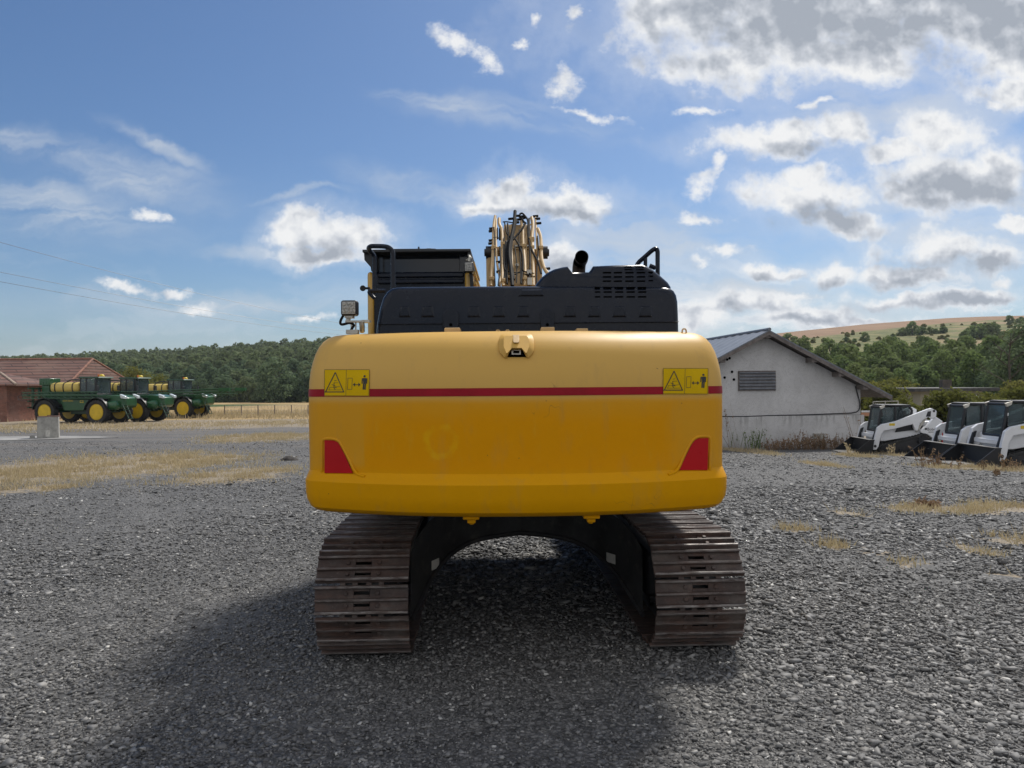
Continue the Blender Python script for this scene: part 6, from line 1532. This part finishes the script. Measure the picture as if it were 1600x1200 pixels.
mb = MB(); mb.box(-.55, .15, .2, .9, hh+.28, hh+.95); mb.build('chimney', pbr('brown_chimney', (.09, .075, .06), .9, var=.3), rf, bevel=.02)
mb = MB(); mb.box(1.0, 2.0, -.35, -.02, hh-1.05, hh-.3); ac = mb.build('air_conditioner', M['white'], house, bevel=.03); mb = MB(); mb.rev([(0, -.01), (.3, -.01), (.3, .01), (0, .01)], 20, c=(1.4, -.36, hh-.67)); mb.build('fan_grille', M['black'], ac)
mb = MB(); mb.box(-2.1, -1.0, -.03, .02, .9, 1.9); mb.build('window', M['darkglass'], house)
# railing and beam behind the first loader
rl = empty('metal_railing', at(1383, 44), 0, 'pale tubular railing between the shed and the shrubs', 'railing'); mb = MB(); k_ = 44/F
for px in (-19, 0, 20): mb.tube([(px*k_, 0, 0), (px*k_, 0, 2.25)], .03, 6)
mb.tube([(-19*k_, 0, 2.25), (20*k_, 0, 2.28), (28*k_, .5, 1.9)], .03, 6); mb.tube([(-19*k_, 0, 1.85), (28*k_, 0, 1.88)], .02, 6); mb.build('rail', M['zinc'], rl)
mb = MB(); mb.box(-36*k_, 45*k_, .1, .16, 1.42, 1.62); mb.build('crossbeam', pbr('pale_orange_beam', (.5, .25, .15), .6), rl); mb = MB(); mb.box(-36*k_, 45*k_, .08, .14, 1.64, 1.74); mb.build('top_board', M['white'], rl)
# wire fence along the field
fa, fb_ = P(345, 655, 74), P(500, 652, 76)
fx0, fx1 = fa.x, fb_.x+14
fence = empty('wire_fence', ((fx0+fx1)/2, 75, tz(-24, 75)), 0, 'low wire fence with thin posts along the stubble field', 'fence')
mb = MB(); n = 14; ml = None
for i in range(n+1):
    x = -(fx1-fx0)/2+(fx1-fx0)*i/n
    m_ = MB(); m_.box(x-.035, x+.035, -.035, .035, -.1, 1.05) if False else None
    if ml is None:
        m2 = MB(); m2.box(-.04, .04, -.04, .04, -.3, 1.1); ml = m2.build('fence_post', M['wood'], fence); ml.location = (x, 0, 0)
    else: o = ml.copy(); C.objects.link(o); o.parent = fence; o.location = (x, 0, 0)
for z in (.3, .6, .9, 1.05): mb.tube([(-(fx1-fx0)/2, 0, z), ((fx1-fx0)/2, 0, z)], .012, 4)
for i in range(70): x = -(fx1-fx0)/2+(fx1-fx0)*i/70; mb.tube([(x, 0, .1), (x, 0, 1.05)], .009, 4)
mb.build('wire', M['zinc'], fence)
# pole on the slope
po = empty('utility_pole', at(1336, 130), 0, 'grey utility pole among the trees behind the shed', 'pole'); mb = MB(); u, v = D(1336, 553); zt_ = HCAM+v*130-tz(u*130, 130); mb.tube([(0, 0, -.5), (0, 0, zt_)], [.16, .11], 8); mb.build('mast', M['concrete'], po); mb = MB(); mb.box(-.7, .7, -.06, .06, zt_-.5, zt_-.38); mb.build('crossarm', M['wood'], po)
def wire(pts, r, label, grp):
    mb = MB(); mb.tube(pts, r, 4, smooth=3); o = mb.build('power_line', M['black']); tag(o, label, 'power line', grp)
def sagw(p0, p1, sag): return [p0.lerp(p1, i/10)-Vector((0, 0, sag*4*(i/10)*(1-i/10))) for i in range(11)]
wire(sagw(P(-200, 322, 62), P(640, 522, 130), 1.2), .018, 'uppermost of the three power lines sloping down across the left sky', None)
wire(sagw(P(-200, 384, 66), P(640, 528, 140), 1.0), .019, 'middle one of the three power lines sloping down across the left sky', None)
wire(sagw(P(-200, 402, 66), P(640, 533, 140), 1.0), .019, 'lowest of the three power lines sloping down across the left sky', None)
for k_ in range(3): wire(sagw(P(1300, 562+k_*7, 118), P(1800, 556+k_*7, 96), .5), .012, 'thin power line strung in front of the trees on the right slope', 'power lines across the right slope')

# ------------------------------------------------------------------ the air: a little haze between here and the hills
mb = MB(); mb.box(-900, 900, -40, 1640, -40, 75)
hz_ = mb.build('haze', None or M['black'])
hm = bpy.data.materials.new('haze'); hm.use_nodes = True
t = NT(hm.node_tree); t.n.clear(); o_ = t.node('ShaderNodeOutputMaterial'); pv = t.node('ShaderNodeVolumePrincipled')
pv.inputs['Color'].default_value = (.82, .90, 1.0, 1); pv.inputs['Density'].default_value = .00012; pv.inputs['Anisotropy'].default_value = .2
t.l.new(pv.outputs[0], o_.inputs['Volume']); hz_.data.materials.clear(); hz_.data.materials.append(hm)
hz_['kind'] = 'stuff'; tag(hz_, 'thin bluish haze over the yard and the hills', 'haze')
